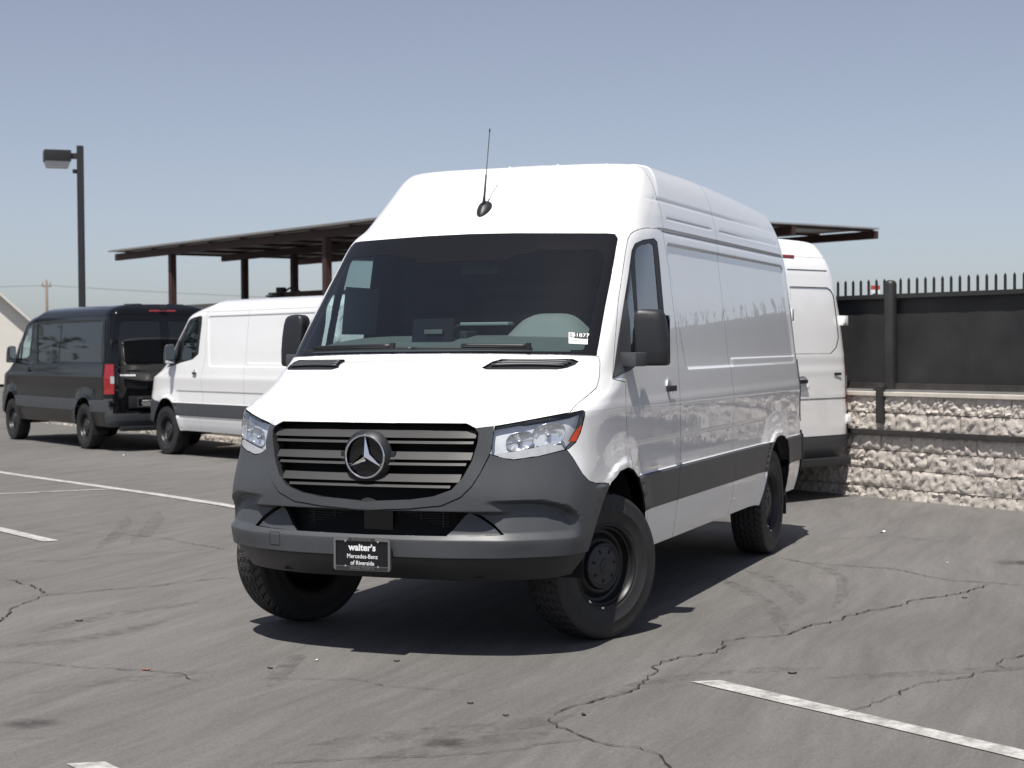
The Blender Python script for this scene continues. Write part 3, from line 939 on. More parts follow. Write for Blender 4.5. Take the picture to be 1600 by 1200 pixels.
# ------------------------------------------------------------------ details
def dealer_plate(root, B4, scale=1.0):
    """licence-plate frame with its card; B4: x to the reader's right, y up, z towards the reader"""
    w, h = .312 * scale, .164 * scale
    def P(x, y, z): return (B4 @ Vector((x, y, z)))[:]
    def slab(x0, x1, y0, y1, z0, z1, nm, mat, par):
        vs_ = [P(x, y, z) for z in (z0, z1) for x, y in ((x0, y0), (x1, y0), (x1, y1), (x0, y1))]
        return MB().add(vs_, [(0, 3, 2, 1), (4, 5, 6, 7), (0, 1, 5, 4), (1, 2, 6, 5), (2, 3, 7, 6), (3, 0, 4, 7)]).build(nm, mat, par)
    pl = slab(-w / 2 + .004, w / 2 - .004, -h / 2 + .004, h / 2 - .004, -.006, .0, 'licence_plate', M['plate_black'], root)
    fr = MB()
    ro = .014
    def loop(hx, hy, r, cy=0.0, n=5):
        pts = []
        for cx_, cy_, a0 in ((hx - r, hy - r, 0), (-hx + r, hy - r, 90), (-hx + r, -hy + r, 180), (hx - r, -hy + r, 270)):
            for k in range(n):
                a = math.radians(a0 + 90 * k / (n - 1))
                pts.append((cx_ + r * math.cos(a), cy + cy_ + r * math.sin(a)))
        return pts
    outer = loop(w / 2, h / 2, ro)
    inner = loop(w / 2 - .013, h / 2 - .0195, .004, .0035)
    n = len(outer)
    V = [P(x, y, -.004) for x, y in outer] + [P(x * .99, y * .985, .007) for x, y in outer] + [P(x, y, .007) for x, y in inner] + [P(x, y, -.002) for x, y in inner]
    F = []
    for a in range(3):
        for i in range(n):
            j = (i + 1) % n
            F.append((a * n + i, a * n + j, (a + 1) * n + j, (a + 1) * n + i))
    fr.add(V, F)
    fr.build('plate_frame', M['pewter'], pl)
    slab(-.073, .073, h / 2 - .0185, h / 2 - .0025, .0072, .0078, 'frame_panel', M['pewter_dark'], pl)
    slab(-w / 2 + .014, w / 2 - .014, -h / 2 + .003, -h / 2 + .0215, .0072, .0078, 'frame_panel', M['pewter_dark'], pl)
    T = lambda x, y, z: B4 @ Matrix.Translation((x, y, z))
    text_mesh('lettering', 'RIVERSIDE', .0155, M['pewter'], pl, T(0, h / 2 - .0105, .0082), .0004, .0, xscale=1.55)
    text_mesh('lettering', "WALTER'S", .0190, M['pewter'], pl, T(0, -h / 2 + .0122, .0082), .0004, .0, xscale=1.55)
    text_mesh('lettering', "walter's", .046, M['letter_white'], pl, T(0, .032, .0006), .0004, .0016, xscale=1.02)
    text_mesh('lettering', 'Mercedes-Benz', .0295, M['letter_white'], pl, T(0, -.0115, .0006), .0004, .0003, xscale=.92)
    text_mesh('lettering', 'of Riverside', .0295, M['letter_white'], pl, T(0, -.0445, .0006), .0004, .0003, xscale=.92)
    for x in (-.089, .089):
        for y in (h / 2 - .018, -h / 2 + .0225):
            c = Vector(P(x, y, .008))
            b = MB()
            ring = [P(x + .0062 * math.cos(a), y + .0062 * math.sin(a), .0072) for a in np.linspace(0, 2 * PI, 13)[:-1]]
            b.add(ring + [P(x, y, .0115)], [(i, (i + 1) % 12, 12) for i in range(12)])
            b.build('plate_screw', M['chrome'], pl, smooth=True)
    return pl

def lamp_bowls(H, lens, s):
    for (pxx, pyy, r, seed) in ((813, 690, .058, 1), (858, 680, .072, 2)):
        q = surf_px(H, (pxx, pyy))
        ax = Vector((.86, .50, .02)).normalized()
        c = Vector(q) - ax * .016
        e1 = Vector((0, 0, 1)); e2 = ax.cross(e1).normalized(); e1 = e2.cross(ax)
        nr, na = 7, 36
        rows = []
        for i in range(nr + 1):
            t = i / nr
            row = []
            for k in range(na + 1):
                a = 2 * PI * k / na
                ca, sa = math.cos(a), math.sin(a)
                rx = abs(ca) ** .8 * (1 if ca > 0 else -1) * r * 1.15; ry = abs(sa) ** .8 * (1 if sa > 0 else -1) * r * .78
                dz = -.016 * (1 - t * t) + (.003 * math.cos(rx * t * 420) if seed == 2 else .002 * math.cos(a * 12))
                p = c + e2 * rx * t + e1 * (ry * t + rx * t * (-.16)) + ax * dz
                row.append((p.x, s * p.y, p.z))
            rows.append(row)
        MB().grid(np.array(rows)).build('reflector_bowl', M['bowl'], lens, smooth=True, fix=False)
        MB().tube([Vector(p) for p in rows[-1]], .0028, 6, False).build('bowl_rim', M['chrome'], lens, smooth=True)
        b = MB()
        p = c - ax * .004
        b.lathe([(0, -.018), (.009, -.016), (.011, 0), (.010, .012), (0, .016)], 14, 'x')
        o = b.build('bulb', M['bulb'], lens, smooth=True)
        o.location = (p.x, s * p.y, p.z)

def hero_details(root, H):
    glass = [o for o in root.children if o.name.startswith('windshield')][0]
    doors = [o for o in root.children if o.name.split('.')[0] == 'door']
    # --- cab interior
    nx, ny = 16, 61
    rows = []
    for i in range(nx):
        t = i / (nx - 1)
        row = []
        for y in np.linspace(-.85, .85, ny):
            hit = surf_x(H, y, 1.505)
            xb = min(hit if hit is not None else .05, .22) - .025
            x = xb + (-.46 - xb) * t
            z = 1.478 + .125 * math.sin(t * PI / 2) ** 1.0 - .05 * (abs(y) / .85) ** 6 * t
            row.append((x, y, z - (.02 * float(sstep(.9, 1, t)))))
        rows.append(row)
    back = [[(p[0] - .02, p[1], p[2] - .1) for p in rows[-1]], [(p[0] + .05, p[1], .9) for p in rows[-1]]]
    d = MB().grid(np.array(rows + back)).build('dashboard', M['dash'], root, auto=50)
    ch = []
    for i in range(12):
        t = i / 11
        row = []
        for y in np.linspace(.10, .80, 33):
            row.append((-.20 - .27 * t, y, 1.545 + .025 * t + .150 * math.exp(-((y - .47) / .225) ** 4) * float(sstep(0, .75, t)) - .02 * (1 - t)))
        ch.append(row)
    ch.append([(p_[0] - .03, p_[1], p_[2] - .10) for p_ in ch[-1]])
    MB().grid(np.array(ch)).build('cluster_hood', M['cluster_sunlit'], d, auto=50)
    MB().box((-.30, -.05, 1.600), (.16, .21, .05), None, .01).build('dash_tray', M['trim'], d)
    # centre console screen, its back towards the windshield
    MB().box((-.17, -.115, 1.565), (.10, .255, .25), Matrix.Rotation(-.22, 3, 'Y'), .022).build('screen', M['gloss_black'], d, auto=40)
    MB().box((-.112, -.10, 1.62), (.012, .11, .026), Matrix.Rotation(-.22, 3, 'Y'), .004).build('screen_slot', M['dash'], d)
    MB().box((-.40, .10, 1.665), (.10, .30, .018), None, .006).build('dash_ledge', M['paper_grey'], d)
    sw = MB()
    ax = Vector((-.62, 0, .78)).normalized()
    c = Vector((-.62, .50, 1.56)); e1 = Vector((0, 1, 0)); e2 = ax.cross(e1)
    ring = [c + e1 * .19 * math.cos(a) + e2 * .19 * math.sin(a) for a in np.linspace(0, 2 * PI, 41)]
    sw.tube(ring, .017, 10, False)
    sw.tube([c + e1 * .18, c - e1 * .18], .02, 8); sw.tube([c, c + e2 * -.18], .02, 8)
    sw.lathe([(0, .03), (.05, .02), (.06, -.02), (0, -.03)], 20, 'z', tuple(c))
    sw.tube([c, c + Vector((.35, 0, -.3))], .035, 8)
    sw.build('steering_wheel', M['trim'], root, smooth=True)
    for y in (-.48, .48):
        st = MB().box((-.88, y, 1.02), (.52, .50, .16), None, .06)
        st.box((-1.10, y, 1.38), (.13, .48, .66), Matrix.Rotation(-.16, 3, 'Y'), .05)
        st.tube([(-1.15, y - .07, 1.66), (-1.165, y - .07, 1.80)], .008, 6).tube([(-1.15, y + .07, 1.66), (-1.165, y + .07, 1.80)], .008, 6)
        st.box((-1.165, y, 1.84), (.10, .27, .19), None, .04)
        st.box((-.88, y, .85), (.4, .36, .2))
        st.build('seat', M['seat'], root, auto=50)
    rows = []
    for z in np.linspace(.62, 2.30, 85):
        rows.append([(-1.30 + .016 * math.sin(z * 34), y, z) for y in np.linspace(-.86, .86, 9)])
    MB().grid(np.array(rows)).build('bulkhead', M['bulkhead'], root, smooth=True)
    MB().box((-.45, 0, .88), (1.7, 1.9, .03)).build('cab_floor', M['trim'], root)
    piece(H, ['', 'door', 'window', 'sail', 'door_moulding'], 'cab_trim', M['trim'], root, 0, gap=0, flange=0, push=-.024, keep=lambda c: c[0] > -1.30 and c[0] < .3 and c[2] > .86 and c[2] < 2.34)
    hl = np.array([[(x, y, 2.255 - .02 * (y / .8) ** 2 + .02 * (x + .9)) for y in np.linspace(-.76, .76, 9)] for x in np.linspace(-.78, -1.30, 6)])
    MB().grid(hl).build('headliner', M['trim'], root, smooth=True)
    # camera box and mirror behind the glass
    MB().box((-.50, .0, 2.06), (.12, .16, .09), Matrix.Rotation(.7, 3, 'Y'), .015).build('camera_housing', M['trim'], root)
    MB().box((-.52, .02, 1.985), (.05, .23, .075), None, .02).build('rear_view_mirror', M['dark_plastic'], root, auto=40)
    # --- stock sticker on the windshield
    cs = [surf_px(H, p) for p in ((888.5, 519.5), (918.5, 521), (918, 538.5), (888.5, 537))]
    nrm_ = np.cross(cs[1] - cs[0], cs[3] - cs[0]); nrm_ /= np.linalg.norm(nrm_)
    if nrm_[0] < 0: nrm_ = -nrm_
    cs = [c_ + nrm_ * .0025 for c_ in cs]
    lab = MB().add([*cs, *[c_ - nrm_ * .0006 for c_ in cs]], [(0, 1, 2, 3), (7, 6, 5, 4)]).build('stock_sticker', M['paper'], glass, fix=False)
    ex = (cs[1] - cs[0]); wS = np.linalg.norm(ex); ex = ex / wS
    ey = (cs[0] - cs[3]); hS = np.linalg.norm(ey); ey = ey / hS; ey = ey - ex * (ey @ ex); ey /= np.linalg.norm(ey)
    ez = np.cross(ex, ey)
    o0 = (cs[0] + cs[2]) / 2
    B4 = basis(o0, ex, ey, ez)
    def flat(x0, x1, y0, y1, z, nm, mat):
        return MB().add([(B4 @ Vector((x * wS, y * hS, z)))[:] for x, y in ((x0, y0), (x1, y0), (x1, y1), (x0, y1))], [(0, 1, 2, 3)]).build(nm, mat, glass, fix=False)
    flat(-.46, -.20, .05, .42, .0042, 'sticker_print', M['ink_grey'])
    flat(-.20, .47, -.02, .45, .0042, 'sticker_print', M['ink'])
    text_mesh('sticker_lettering', '81877', hS * .46, M['letter_white'], glass, B4 @ Matrix.Translation((wS * .135, hS * .215, .0048)), .0001, .0)
    for k in range(6):
        flat(-.36 + k * .085, -.31 + k * .085, -.27, -.17, .0042, 'sticker_print', M['ink_grey'])
    # --- window sheet inside the far door glass
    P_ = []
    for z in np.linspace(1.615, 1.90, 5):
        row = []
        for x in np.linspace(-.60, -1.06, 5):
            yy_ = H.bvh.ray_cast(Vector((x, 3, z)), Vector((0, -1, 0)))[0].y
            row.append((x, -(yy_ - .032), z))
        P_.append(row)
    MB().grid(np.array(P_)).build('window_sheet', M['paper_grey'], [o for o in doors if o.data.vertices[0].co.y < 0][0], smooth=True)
    # --- wipers
    def wpt(y, z, lift=.022):
        x = surf_x(H, y, z); return Vector((x + lift, y, z + lift * .6))
    for y0, y1, nm in ((-.80, -.06, 0), (-.06, .60, 1)):
        ys_ = np.linspace(y0, y1, 24)
        zb_ = lambda y: 1.512 - .012 * (abs(y) / .8) ** 2
        wo = MB().tube([wpt(y, zb_(y) + .004) for y in ys_], .0085, 6).build('wiper', M['dark_plastic'], root, smooth=True)
        pv = y0 + .12 if nm else y0 + .10
        arm_ys = np.linspace(pv + (.16 if nm else .0), pv + .52, 10)
        MB().tube([wpt(y, zb_(y) + .012, .035) for y in arm_ys], .0105, 8).build('wiper_arm', M['steel_black'] if not nm else M['dark_plastic'], wo, smooth=True)
        e_ = wpt(arm_ys[-1], zb_(arm_ys[-1]) + .012, .035)
        MB().box(tuple(e_), (.03, .022, .034), None, .005).build('wiper_joint', M['dark_plastic'], wo)
    # --- aerial
    b0 = Vector((-.615, 0, 2.318)); n_ = Vector((.68, 0, .73)).normalized(); up = Vector((-.73, 0, .68)).normalized()
    rows = []
    for k, (f, hgt) in enumerate(((1.0, -.01), (1.0, .012), (.80, .026), (.45, .036), (.1, .04))):
        row = []
        for a in np.linspace(0, 2 * PI, 25):
            v_ = -math.cos(a) * .078 * f; w_ = math.sin(a) * .043 * f * (1.0 - .22 * math.cos(a))
            row.append(tuple(b0 + up * (v_ + .012 * (1 - f)) + Vector((0, 1, 0)) * w_ + n_ * hgt))
        rows.append(row)
    an = MB().grid(np.array(rows)).build('antenna', M['dark_plastic'], root, smooth=True)
    m0 = b0 + up * .018 + n_ * .03
    top = Vector((-.70, .004, 2.80))
    pts = [m0 + (top - m0) * t for t in (0, .12, .40, .41, 1.0)]
    MB().tube(pts, [.012, .0075, .0055, .0032, .0026], 8).build('antenna_mast', M['dark_plastic'], an, smooth=True)
    MB().tube([top - (top - m0) * .03, top + (top - m0) * .01], .0045, 8).build('antenna_tip', M['dark_plastic'], an)
    # --- plate
    xp = max(surf_x(H, y, z) for y in (0, .1, .15) for z in (.52, .56, .6))
    MB().box((xp + .004, 0, .525), (.02, .26, .12), None, .006).build('plate_bracket', M['dark_plastic'], root)
    dealer_plate(root, basis((xp + .022, 0, .522), Vector((0, 1, 0)), Vector((0, 0, 1)), Vector((1, 0, 0))))
    # --- towing-eye cover on the bumper
    pts = []
    cy_, cz_, hy_, hz_ = -.535, .572, .034, .032
    for a0, sx, sz in ((0, 1, 1), (90, -1, 1), (180, -1, -1), (270, 1, -1)):
        for k in range(4):
            a = math.radians(a0 + 30 * k)
            y = cy_ + sx * (hy_ - .008) + .008 * math.cos(a); z = cz_ + sz * (hz_ - .008) + .008 * math.sin(a)
            pts.append((surf_x(H, y, z) + .0004, y, z))
    MB().tube(pts + pts[:1], .0016, 5, False).build('towing_eye_cover', M['void'], root, smooth=True)
    piece(H, ['panel_front', 'panel_rear', 'roof_front_panel', 'roof_rear_panel'], 'seam_shade_backing', M['void'], root, 0, gap=0, flange=0, push=-.0125, keep=lambda c: c[2] < 2.36 and c[0] > -4.6)  # dark sheet added behind the body seams, standing in for their shade
    # roof ribs
    for y in (-.48, -.16, .16, .48):
        hit = [H.bvh.ray_cast(Vector((x, abs(y), 4)), Vector((0, 0, -1)))[0] for x in np.linspace(-1.42, -3.95, 24)]
        MB().tube([(q.x, y, q.z - .004) for q in hit], .012, 8).build('roof_rib', M['white'], root, smooth=True)

# ------------------------------------------------------------------ van
def build_half(roof, fine=True, windows=False):
    TAILX = -4.69 if roof == 'high' else -4.66
    S, N = van_surface(roof, fine)
    H = Half(S, N)
    H.cut('void', ARCH_F, 'xz', lambda c, n: c.x > -1.2)
    H.cut('void', ARCH_R, 'xz', lambda c, n: c.x < -2.8)
    H.cut('windshield', T_WIND, 'px', front)
    H.cut('clear', T_CLEAR, 'px', front, ['windshield'])
    H.cut('hood', T_HOOD, 'px', front, [''])
    H.cut('surround', T_SURR, 'px', front, [''])
    H.cut('grille', T_GRILLE, 'px', front, ['', 'surround'])
    H.cut('lamp', T_LAMP, 'px', front, [''])
    H.cut('indicator', T_INDIC, 'px', front, ['lamp'])
    H.cut('amber', T_AMBER, 'px', front, ['lamp'])
    H.cut('bumper', T_BUMP, 'px', lambda c, n: c.x > .0 and c.z < 1.05, [''])
    H.label('bumper', lambda c, n: c.x > .18 and c.z < .835 and not (c.x < .5 and c.z > .83))
    H.plane((0, 0, .5095), (0, 0, 1), lambda c, n: c.x > .15 and .45 < c.z < .56)
    H.label('valance', lambda c, n: c.z < .5095 and c.x > .15, ('bumper',))
    H.cut('opening', T_LOW, 'px', front, ['bumper'])
    H.cut('wedge', T_WEDGE, 'px', front, ['opening'])
    H.cut('vent', T_VENT, 'px', front, ['hood'])
    sidef = lambda c, n: c.y > .8 and c.x < .3 and c.x > -1.6
    H.cut('door', T_DOOR, 'px', sidef, [''])
    H.cut('window', T_WIN, 'px', sidef, ['door', ''])
    H.cut('sail', T_SAIL, 'px', sidef, ['window'])
    H.cut('pane', T_PANE1, 'px', sidef, ['window'])
    H.cut('quarter_pane', T_PANE2, 'px', sidef, ['window', 'sail'])
    # seams
    H.plane((-1.24, 0, 0), (1, 0, 0), lambda c, n: -1.6 < c.x < -1.0 and (c.z > 2.2))
    H.plane((-2.50, 0, 0), (1, 0, 0), lambda c, n: -2.8 < c.x < -2.2)
    zb = 2.214
    H.plane((0, 0, zb), (0, 0, 1), lambda c, n: c.x < -1.2 and 2.1 < c.z < 2.3)
    H.plane((0, 0, .632), (0, 0, 1), lambda c, n: c.x < .35 and c.y > .9 and .6 < c.z < .67)
    H.plane((0, 0, .829), (0, 0, 1), lambda c, n: c.x < .35 and c.y > .9 and .8 < c.z < .86)
    mz = lambda c: .632 < c.z < .829
    H.label('door_moulding', lambda c, n: mz(c) and c.y > .9 and c.x < .1, ('door',))
    H.label('fender_moulding', lambda c, n: mz(c) and c.y > .9 and -.6 < c.x < .1)
    H.label('panel_moulding', lambda c, n: mz(c) and c.y > .9 and -2.5 < c.x < -.9)
    H.label('rear_moulding', lambda c, n: mz(c) and c.y > .9 and -3.9 < c.x <= -2.5)
    H.plane((-4.66, 0, 0), (1, 0, 0), lambda c, n: -4.8 < c.x < -4.5 and c.z < 2.3)
    H.plane((TAILX, 0, 0), (1, 0, 0), lambda c, n: -4.8 < c.x < -4.6 and .8 < c.z < 1.6 and c.y > .8)
    H.label('tail_moulding', lambda c, n: mz(c) and c.y > .9 and c.x <= -3.9 and c.x > -4.66)
    # tail
    H.plane((0, .88, 0), (0, 1, 0), lambda c, n: c.x < -4.6 and c.z < 1.6)
    H.plane((0, 0, .93), (0, 0, 1), lambda c, n: c.x < -4.6 and c.y > .7)
    H.plane((0, 0, 1.42), (0, 0, 1), lambda c, n: c.x < -4.6 and c.y > .7)
    H.plane((0, 0, .62), (0, 0, 1), lambda c, n: c.x < -4.6)
    H.label('rear_bumper', lambda c, n: c.x < -4.66 and c.z < .62)
    H.label('tail_lamp', lambda c, n: c.x < TAILX and c.y > .88 and .93 < c.z < 1.42)
    H.plane((0, 0, 1.10), (0, 0, 1), lambda c, n: c.x < -4.6 and c.y > .7)
    H.plane((0, 0, 1.22), (0, 0, 1), lambda c, n: c.x < -4.6 and c.y > .7)
    H.plane((0, .935, 0), (0, 1, 0), lambda c, n: c.x < -4.6 and 1.0 < c.z < 1.3)
    H.label('tail_clear', lambda c, n: 1.10 < c.z < 1.22 and c.y < .935, ('tail_lamp',))
    H.label('rear_bumper', lambda c, n: c.x < -4.66 and c.y > .905 and c.z < .86)
    zt = 2.40 if roof == 'high' else 2.22
    H.cut('rear_door', [(-.2, .625), (.885, .625), (.90, 1.4), (.87, 1.75), (.835, zt - .25), (.80, zt - .1), (.74, zt), (-.2, zt)], 'yz', lambda c, n: c.x < -4.6, [''])
    zw = 2.10 if roof == 'high' else 2.12
    H.cut('rear_window', [(.07, 1.44), (.64, 1.44), (.74, 1.50), (.79, 1.60), (.77, zw - .08), (.72, zw - .02), (.66, zw), (.07, zw)], 'yz', lambda c, n: c.x < -4.6, ['rear_door'])
    if roof == 'high':
        H.cut('rear_top_line', [(.07, 2.26), (.70, 2.26), (.70, 2.272), (.07, 2.272)], 'yz', lambda c, n: c.x < -4.6, ['rear_door'])
    H.cut('rear_low_line', [(.05, .985), (.88, .985), (.88, .998), (.05, .998)], 'yz', lambda c, n: c.x < -4.6, ['rear_door'])
    if windows:
        H.cut('side_window', [(-1.46, 1.43), (-2.47, 1.43), (-2.47, 2.115), (-1.30, 2.115)], 'xz', lambda c, n: -4.5 < c.x < -1.2, [''])
        H.cut('side_window_rear', [(-2.53, 1.43), (-4.50, 1.43), (-4.46, 1.6), (-4.42, 2.09), (-4.36, 2.115), (-2.53, 2.115)], 'xz', lambda c, n: -4.6 < c.x < -2.4, [''])
    H.label('panel_front', lambda c, n: -2.5 < c.x < -1.10 and c.z < zb and c.y > .6)
    H.label('panel_rear', lambda c, n: c.x <= -2.5 and c.z < zb)
    H.label('roof_front_panel', lambda c, n: -2.5 < c.x < -1.24 and c.z >= zb)
    H.label('roof_rear_panel', lambda c, n: c.x <= -2.5 and c.z >= zb)
    H.finish()
    H.bvh = BVHTree.FromPolygons([tuple(v) for v in S.reshape(-1, 3)], [tuple(i * S.shape[1] + j for i, j in ((a, b), (a, b + 1), (a + 1, b + 1), (a + 1, b))) for a in range(S.shape[0] - 1) for b in range(S.shape[1] - 1)])
    return H

def surf_x(H, y, z):
    """front surface x at (|y|, z)"""
    r = H.bvh.ray_cast(Vector((3, abs(y), z)), Vector((-1, 0, 0)))
    return r[0].x if r[0] else None

def surf_px(H, p):
    d = Vector(ray_dir(p)).normalized()
    r = H.bvh.ray_cast(Vector(CAM), d)
    return np.array(r[0][:]) if r[0] else None

def van(name, H, loc, rz, paint, wheel, steer=0.0, hero=False, windows=False, roof='high', rear=True):
    root = empty(name, loc, rz)
    P = M[paint]
    def both(reg, nm, mat, **k):
        return [piece(H, reg, nm, mat, root, s, **k) for s in (1, -1)]
    body = piece(H, '', 'body', P, root, 0)
    piece(H, 'hood', 'hood', P, root, 0)
    piece(H, 'bumper', 'front_bumper', M['grey_plastic'], root, 0, flange=.03)
    piece(H, 'valance', 'bumper_valance', M['dark_plastic'], root, 0, flange=.03, gap=.001)
    MB().box((.38, 0, .445), (.56, 1.20, .02), None, .004).build('light_stop_plate', M['void'], root)  # added plate that stops sunlight leaking through under the front
    gs = piece(H, 'surround', 'grille_surround', M['grey_plastic'], root, 0, flange=.07, push=.004)
    ws = piece(H, 'clear', 'windshield', M['windscreen'], root, 0, gap=0, flange=0, push=-.002)
    piece(H, 'windshield', 'windshield_border', M['gloss_black'], ws, 0, gap=.001, flange=.01, push=-.001)
    for s in (1, -1):
        lens = piece(H, 'lamp', 'headlight', M['lens'], root, s, gap=.003, flange=0)
        piece(H, ['lamp', 'amber', 'indicator'], 'lamp_housing', M['lamp_shell'], lens, s, gap=.004, flange=.0, push=-.034)
        piece(H, ['lamp', 'amber', 'indicator'], 'lamp_gasket', M['gloss_black'], lens, s, gap=.001, flange=.036, push=-.003, only_flange=True)
        if hero: lamp_bowls(H, lens, s)
        piece(H, 'indicator', 'indicator_strip', M['clear_strip'], lens, s, gap=.003, flange=.02, push=-.001)
        piece(H, 'amber', 'side_marker', M['amber'], lens, s, gap=.001, flange=.01)
        d = piece(H, 'door', 'door', P, root, s)
        piece(H, 'pane', 'door_window', M['side_glass'], d, s, gap=0, flange=0, push=-.004)
        piece(H, 'quarter_pane', 'quarter_window', M['side_glass'], d, s, gap=0, flange=0, push=-.004)
        piece(H, 'window', 'window_seal', M['seal'], d, s, gap=.001, flange=.012, push=-.001)
        piece(H, 'sail', 'mirror_mount', M['grey_plastic'], d, s, gap=.001, flange=.012, push=.006)
        piece(H, 'door_moulding', 'door_moulding', M['grey_plastic'], d, s, flange=.012)
        fm = piece(H, 'fender_moulding', 'arch_moulding', M['grey_plastic'], root, s)
        piece(H, 'panel_moulding', 'side_moulding', M['grey_plastic'], root, s)
        piece(H, 'rear_moulding', 'side_moulding', M['grey_plastic'], root, s)
        piece(H, 'tail_moulding', 'side_moulding', M['grey_plastic'], root, s)
        p1 = piece(H, ['panel_front'] + ([] if windows else ['side_window']), 'side_panel', P, root, s)
        p2 = piece(H, ['panel_rear'] + ([] if windows else ['side_window_rear']), 'side_panel', P, root, s)
        if windows:
            piece(H, 'side_window', 'side_window', M['dark_glass'], root, s, gap=.004, flange=.01, push=.004)
            piece(H, 'side_window_rear', 'side_window', M['dark_glass'], root, s, gap=.004, flange=.01, push=.004)
        tl = piece(H, 'tail_lamp', 'tail_light', M['red_lens'], root, s, flange=.03, push=.006)
        piece(H, 'tail_clear', 'reversing_lamp', M['clear_strip'], tl, s, gap=.001, flange=.02, push=.006)
        rd = piece(H, 'rear_door', 'rear_door', P, root, s)
        piece(H, 'rear_window', 'rear_window', M['dark_glass'] if windows else P, rd, s, gap=.004, flange=.012, push=-.008 if not windows else .002)
        piece(H, ['rear_low_line', 'rear_top_line'], 'door_crease', P, rd, s, gap=0, flange=0, push=-.010)
        # handle
        y0, x0, z0 = 1.0 * s, -.99, 1.275
        hx = H.bvh.ray_cast(Vector((x0, 3, z0)), Vector((0, -1, 0)))[0].y
        bowl = MB().lathe([(.0, -.018), (.03, -.014), (.05, -.004), (.058, .002), (.060, .0025)], 28, 'y')
        ho = bowl.build('handle_bowl', P, d, smooth=True)
        ho.location = (x0, s * (hx + .001), z0)
        ho.scale = (.85, s, 1.15)
        hb = MB().box((x0 - .015, s * (hx + .020), z0 + .012), (.115, .020, .034), None, .009)
        hb.box((x0 + .035, s * (hx + .008), z0 + .012), (.035, .03, .034), None, .008)
        hb.build('door_handle', M['dark_plastic'], d, auto=40)
    piece(H, 'roof_front_panel', 'roof_panel', P, root, 0)
    piece(H, 'roof_rear_panel', 'roof_panel', P, root, 0)
    piece(H, 'rear_bumper', 'rear_bumper', M['grey_plastic'], root, 0, flange=.03, push=.012)
    # dark structure under and inside the shell
    z_top = .42
    ub = MB().box((-1.75, 0, .50), (4.9, 1.30, .16)).box((-1.9, .72, .47), (2.5, .44, .12)).box((-1.9, -.72, .47), (2.5, .44, .12)).box((.62, 0, .55), (.30, 1.1, .3))
    ub.build('underbody', M['void'], root)
    for xc in (WHEEL_F, WHEEL_R):
        for s in (1, -1):
            prof = [(.455 * math.cos(a), .47 * math.sin(a)) for a in np.linspace(-.15, PI + .25, 26)]
            Pg = np.array([[(xc - .04 + u * 1.0, s * yy, .44 + w) for u, w in prof] for yy in (.45, .945)])
            b = MB().grid(Pg)
            b.add([(xc - .04 + u, s * .45, .44 + w) for u, w in prof], [tuple(range(len(prof)))])
            b.build('wheel_arch_liner', M['void'], root)
    for x, y, st in ((WHEEL_F + .02, .862, -steer), (WHEEL_F + .02, -.862, -steer), (WHEEL_R, .872, 0), (WHEEL_R, -.872, 0)):
        place_wheel(wheel, root, x, y, st)
    for s in (1, -1):
        MB().box((-4.165, s * .865, .43), (.012, .25, .36), None, .004).build('mud_flap', M['dark_plastic'], root)
    # grille
    inner = [surf_px(H, p) for p in T_GRILLE[2:12]]
    inner = [q for q in inner if q is not None and q[0] > .5]
    zz = np.array([q[2] for q in inner]); yy = np.array([q[1] for q in inner])
    od = np.argsort(zz)
    half_w = lambda z: float(np.interp(z, zz[od], yy[od]))
    bk = MB()
    ys = np.linspace(-.62, .62, 25)
    Pg = np.array([[(surf_x(H, min(abs(y), .60), z) - .10, y, z) for y in ys] for z in np.linspace(.60, 1.15, 10)])
    bk.grid(Pg)
    bk.box((.60, 0, .80), (.02, 1.1, .6))
    bk.build('grille_backing', M['void'], root)
    def slat(z0, hgt, out0, out1, w_in, mat, nm, thick=.006):
        w = half_w(z0) - w_in
        yl = np.linspace(-w, w, 41)
        top = [(surf_x(H, y, z0 + hgt / 2) - out1, y, z0 + hgt / 2 - .012 * (y / .55) ** 2 * 0) for y in yl]
        bot = [(surf_x(H, y, z0 - hgt / 2) - out0, y, z0 - hgt / 2) for y in yl]
        b = MB()
        T = np.array(top); B_ = np.array(bot)
        back = np.array([.03, 0, .0])
        b.grid(np.array([T - back, T, B_, B_ - back]))
        b.build(nm, mat, root, auto=40)
    for (zt, zb_) in ((1.128, 1.093), (1.024, .988), (.917, .880)):
        slat((zt + zb_) / 2, (zt - zb_), .006, .032, .012, M['slat'], 'grille_slat')
        slat(zb_ - .022, .012, .006, .014, .02, M['slat'], 'grille_lip')
    lip_y = np.linspace(-.50, .50, 41)
    # emblem
    star_x, star_z = .935, 1.0
    e = MB().lathe([(.0, -.05), (.125, -.05), (.132, -.02), (.122, .0), (.110, .012), (.106, .010)], 48, 'x', (star_x - .01, 0, star_z))
    em = e.build('emblem', M['dark_plastic'], root, auto=35)
    MB().lathe([(.108, -.004), (.0, -.006)], 48, 'x', (star_x - .01, 0, star_z)).build('emblem_disc', M['gloss_black'], em, smooth=True)
    r = MB()
    ring = [(0.1045 + .0055 * math.cos(a), .0055 * math.sin(a)) for a in np.linspace(0, 2 * PI, 11)]
    r.lathe([(q[0], q[1]) for q in ring], 64, 'x', (star_x + .004, 0, star_z))
    for k in range(3):
        an = PI / 2 + k * 2 * PI / 3
        tip = Vector((star_x + .002, .101 * math.cos(an), star_z + .101 * math.sin(an)))
        a1, a2 = an + PI / 3, an - PI / 3
        s1 = Vector((star_x - .004, .0225 * math.cos(a1), star_z + .0225 * math.sin(a1)))
        s2 = Vector((star_x - .004, .0225 * math.cos(a2), star_z + .0225 * math.sin(a2)))
        apex = Vector((star_x + .016, 0, star_z))
        r.add([tip, s1, apex, s2], [(0, 1, 2), (0, 2, 3)])
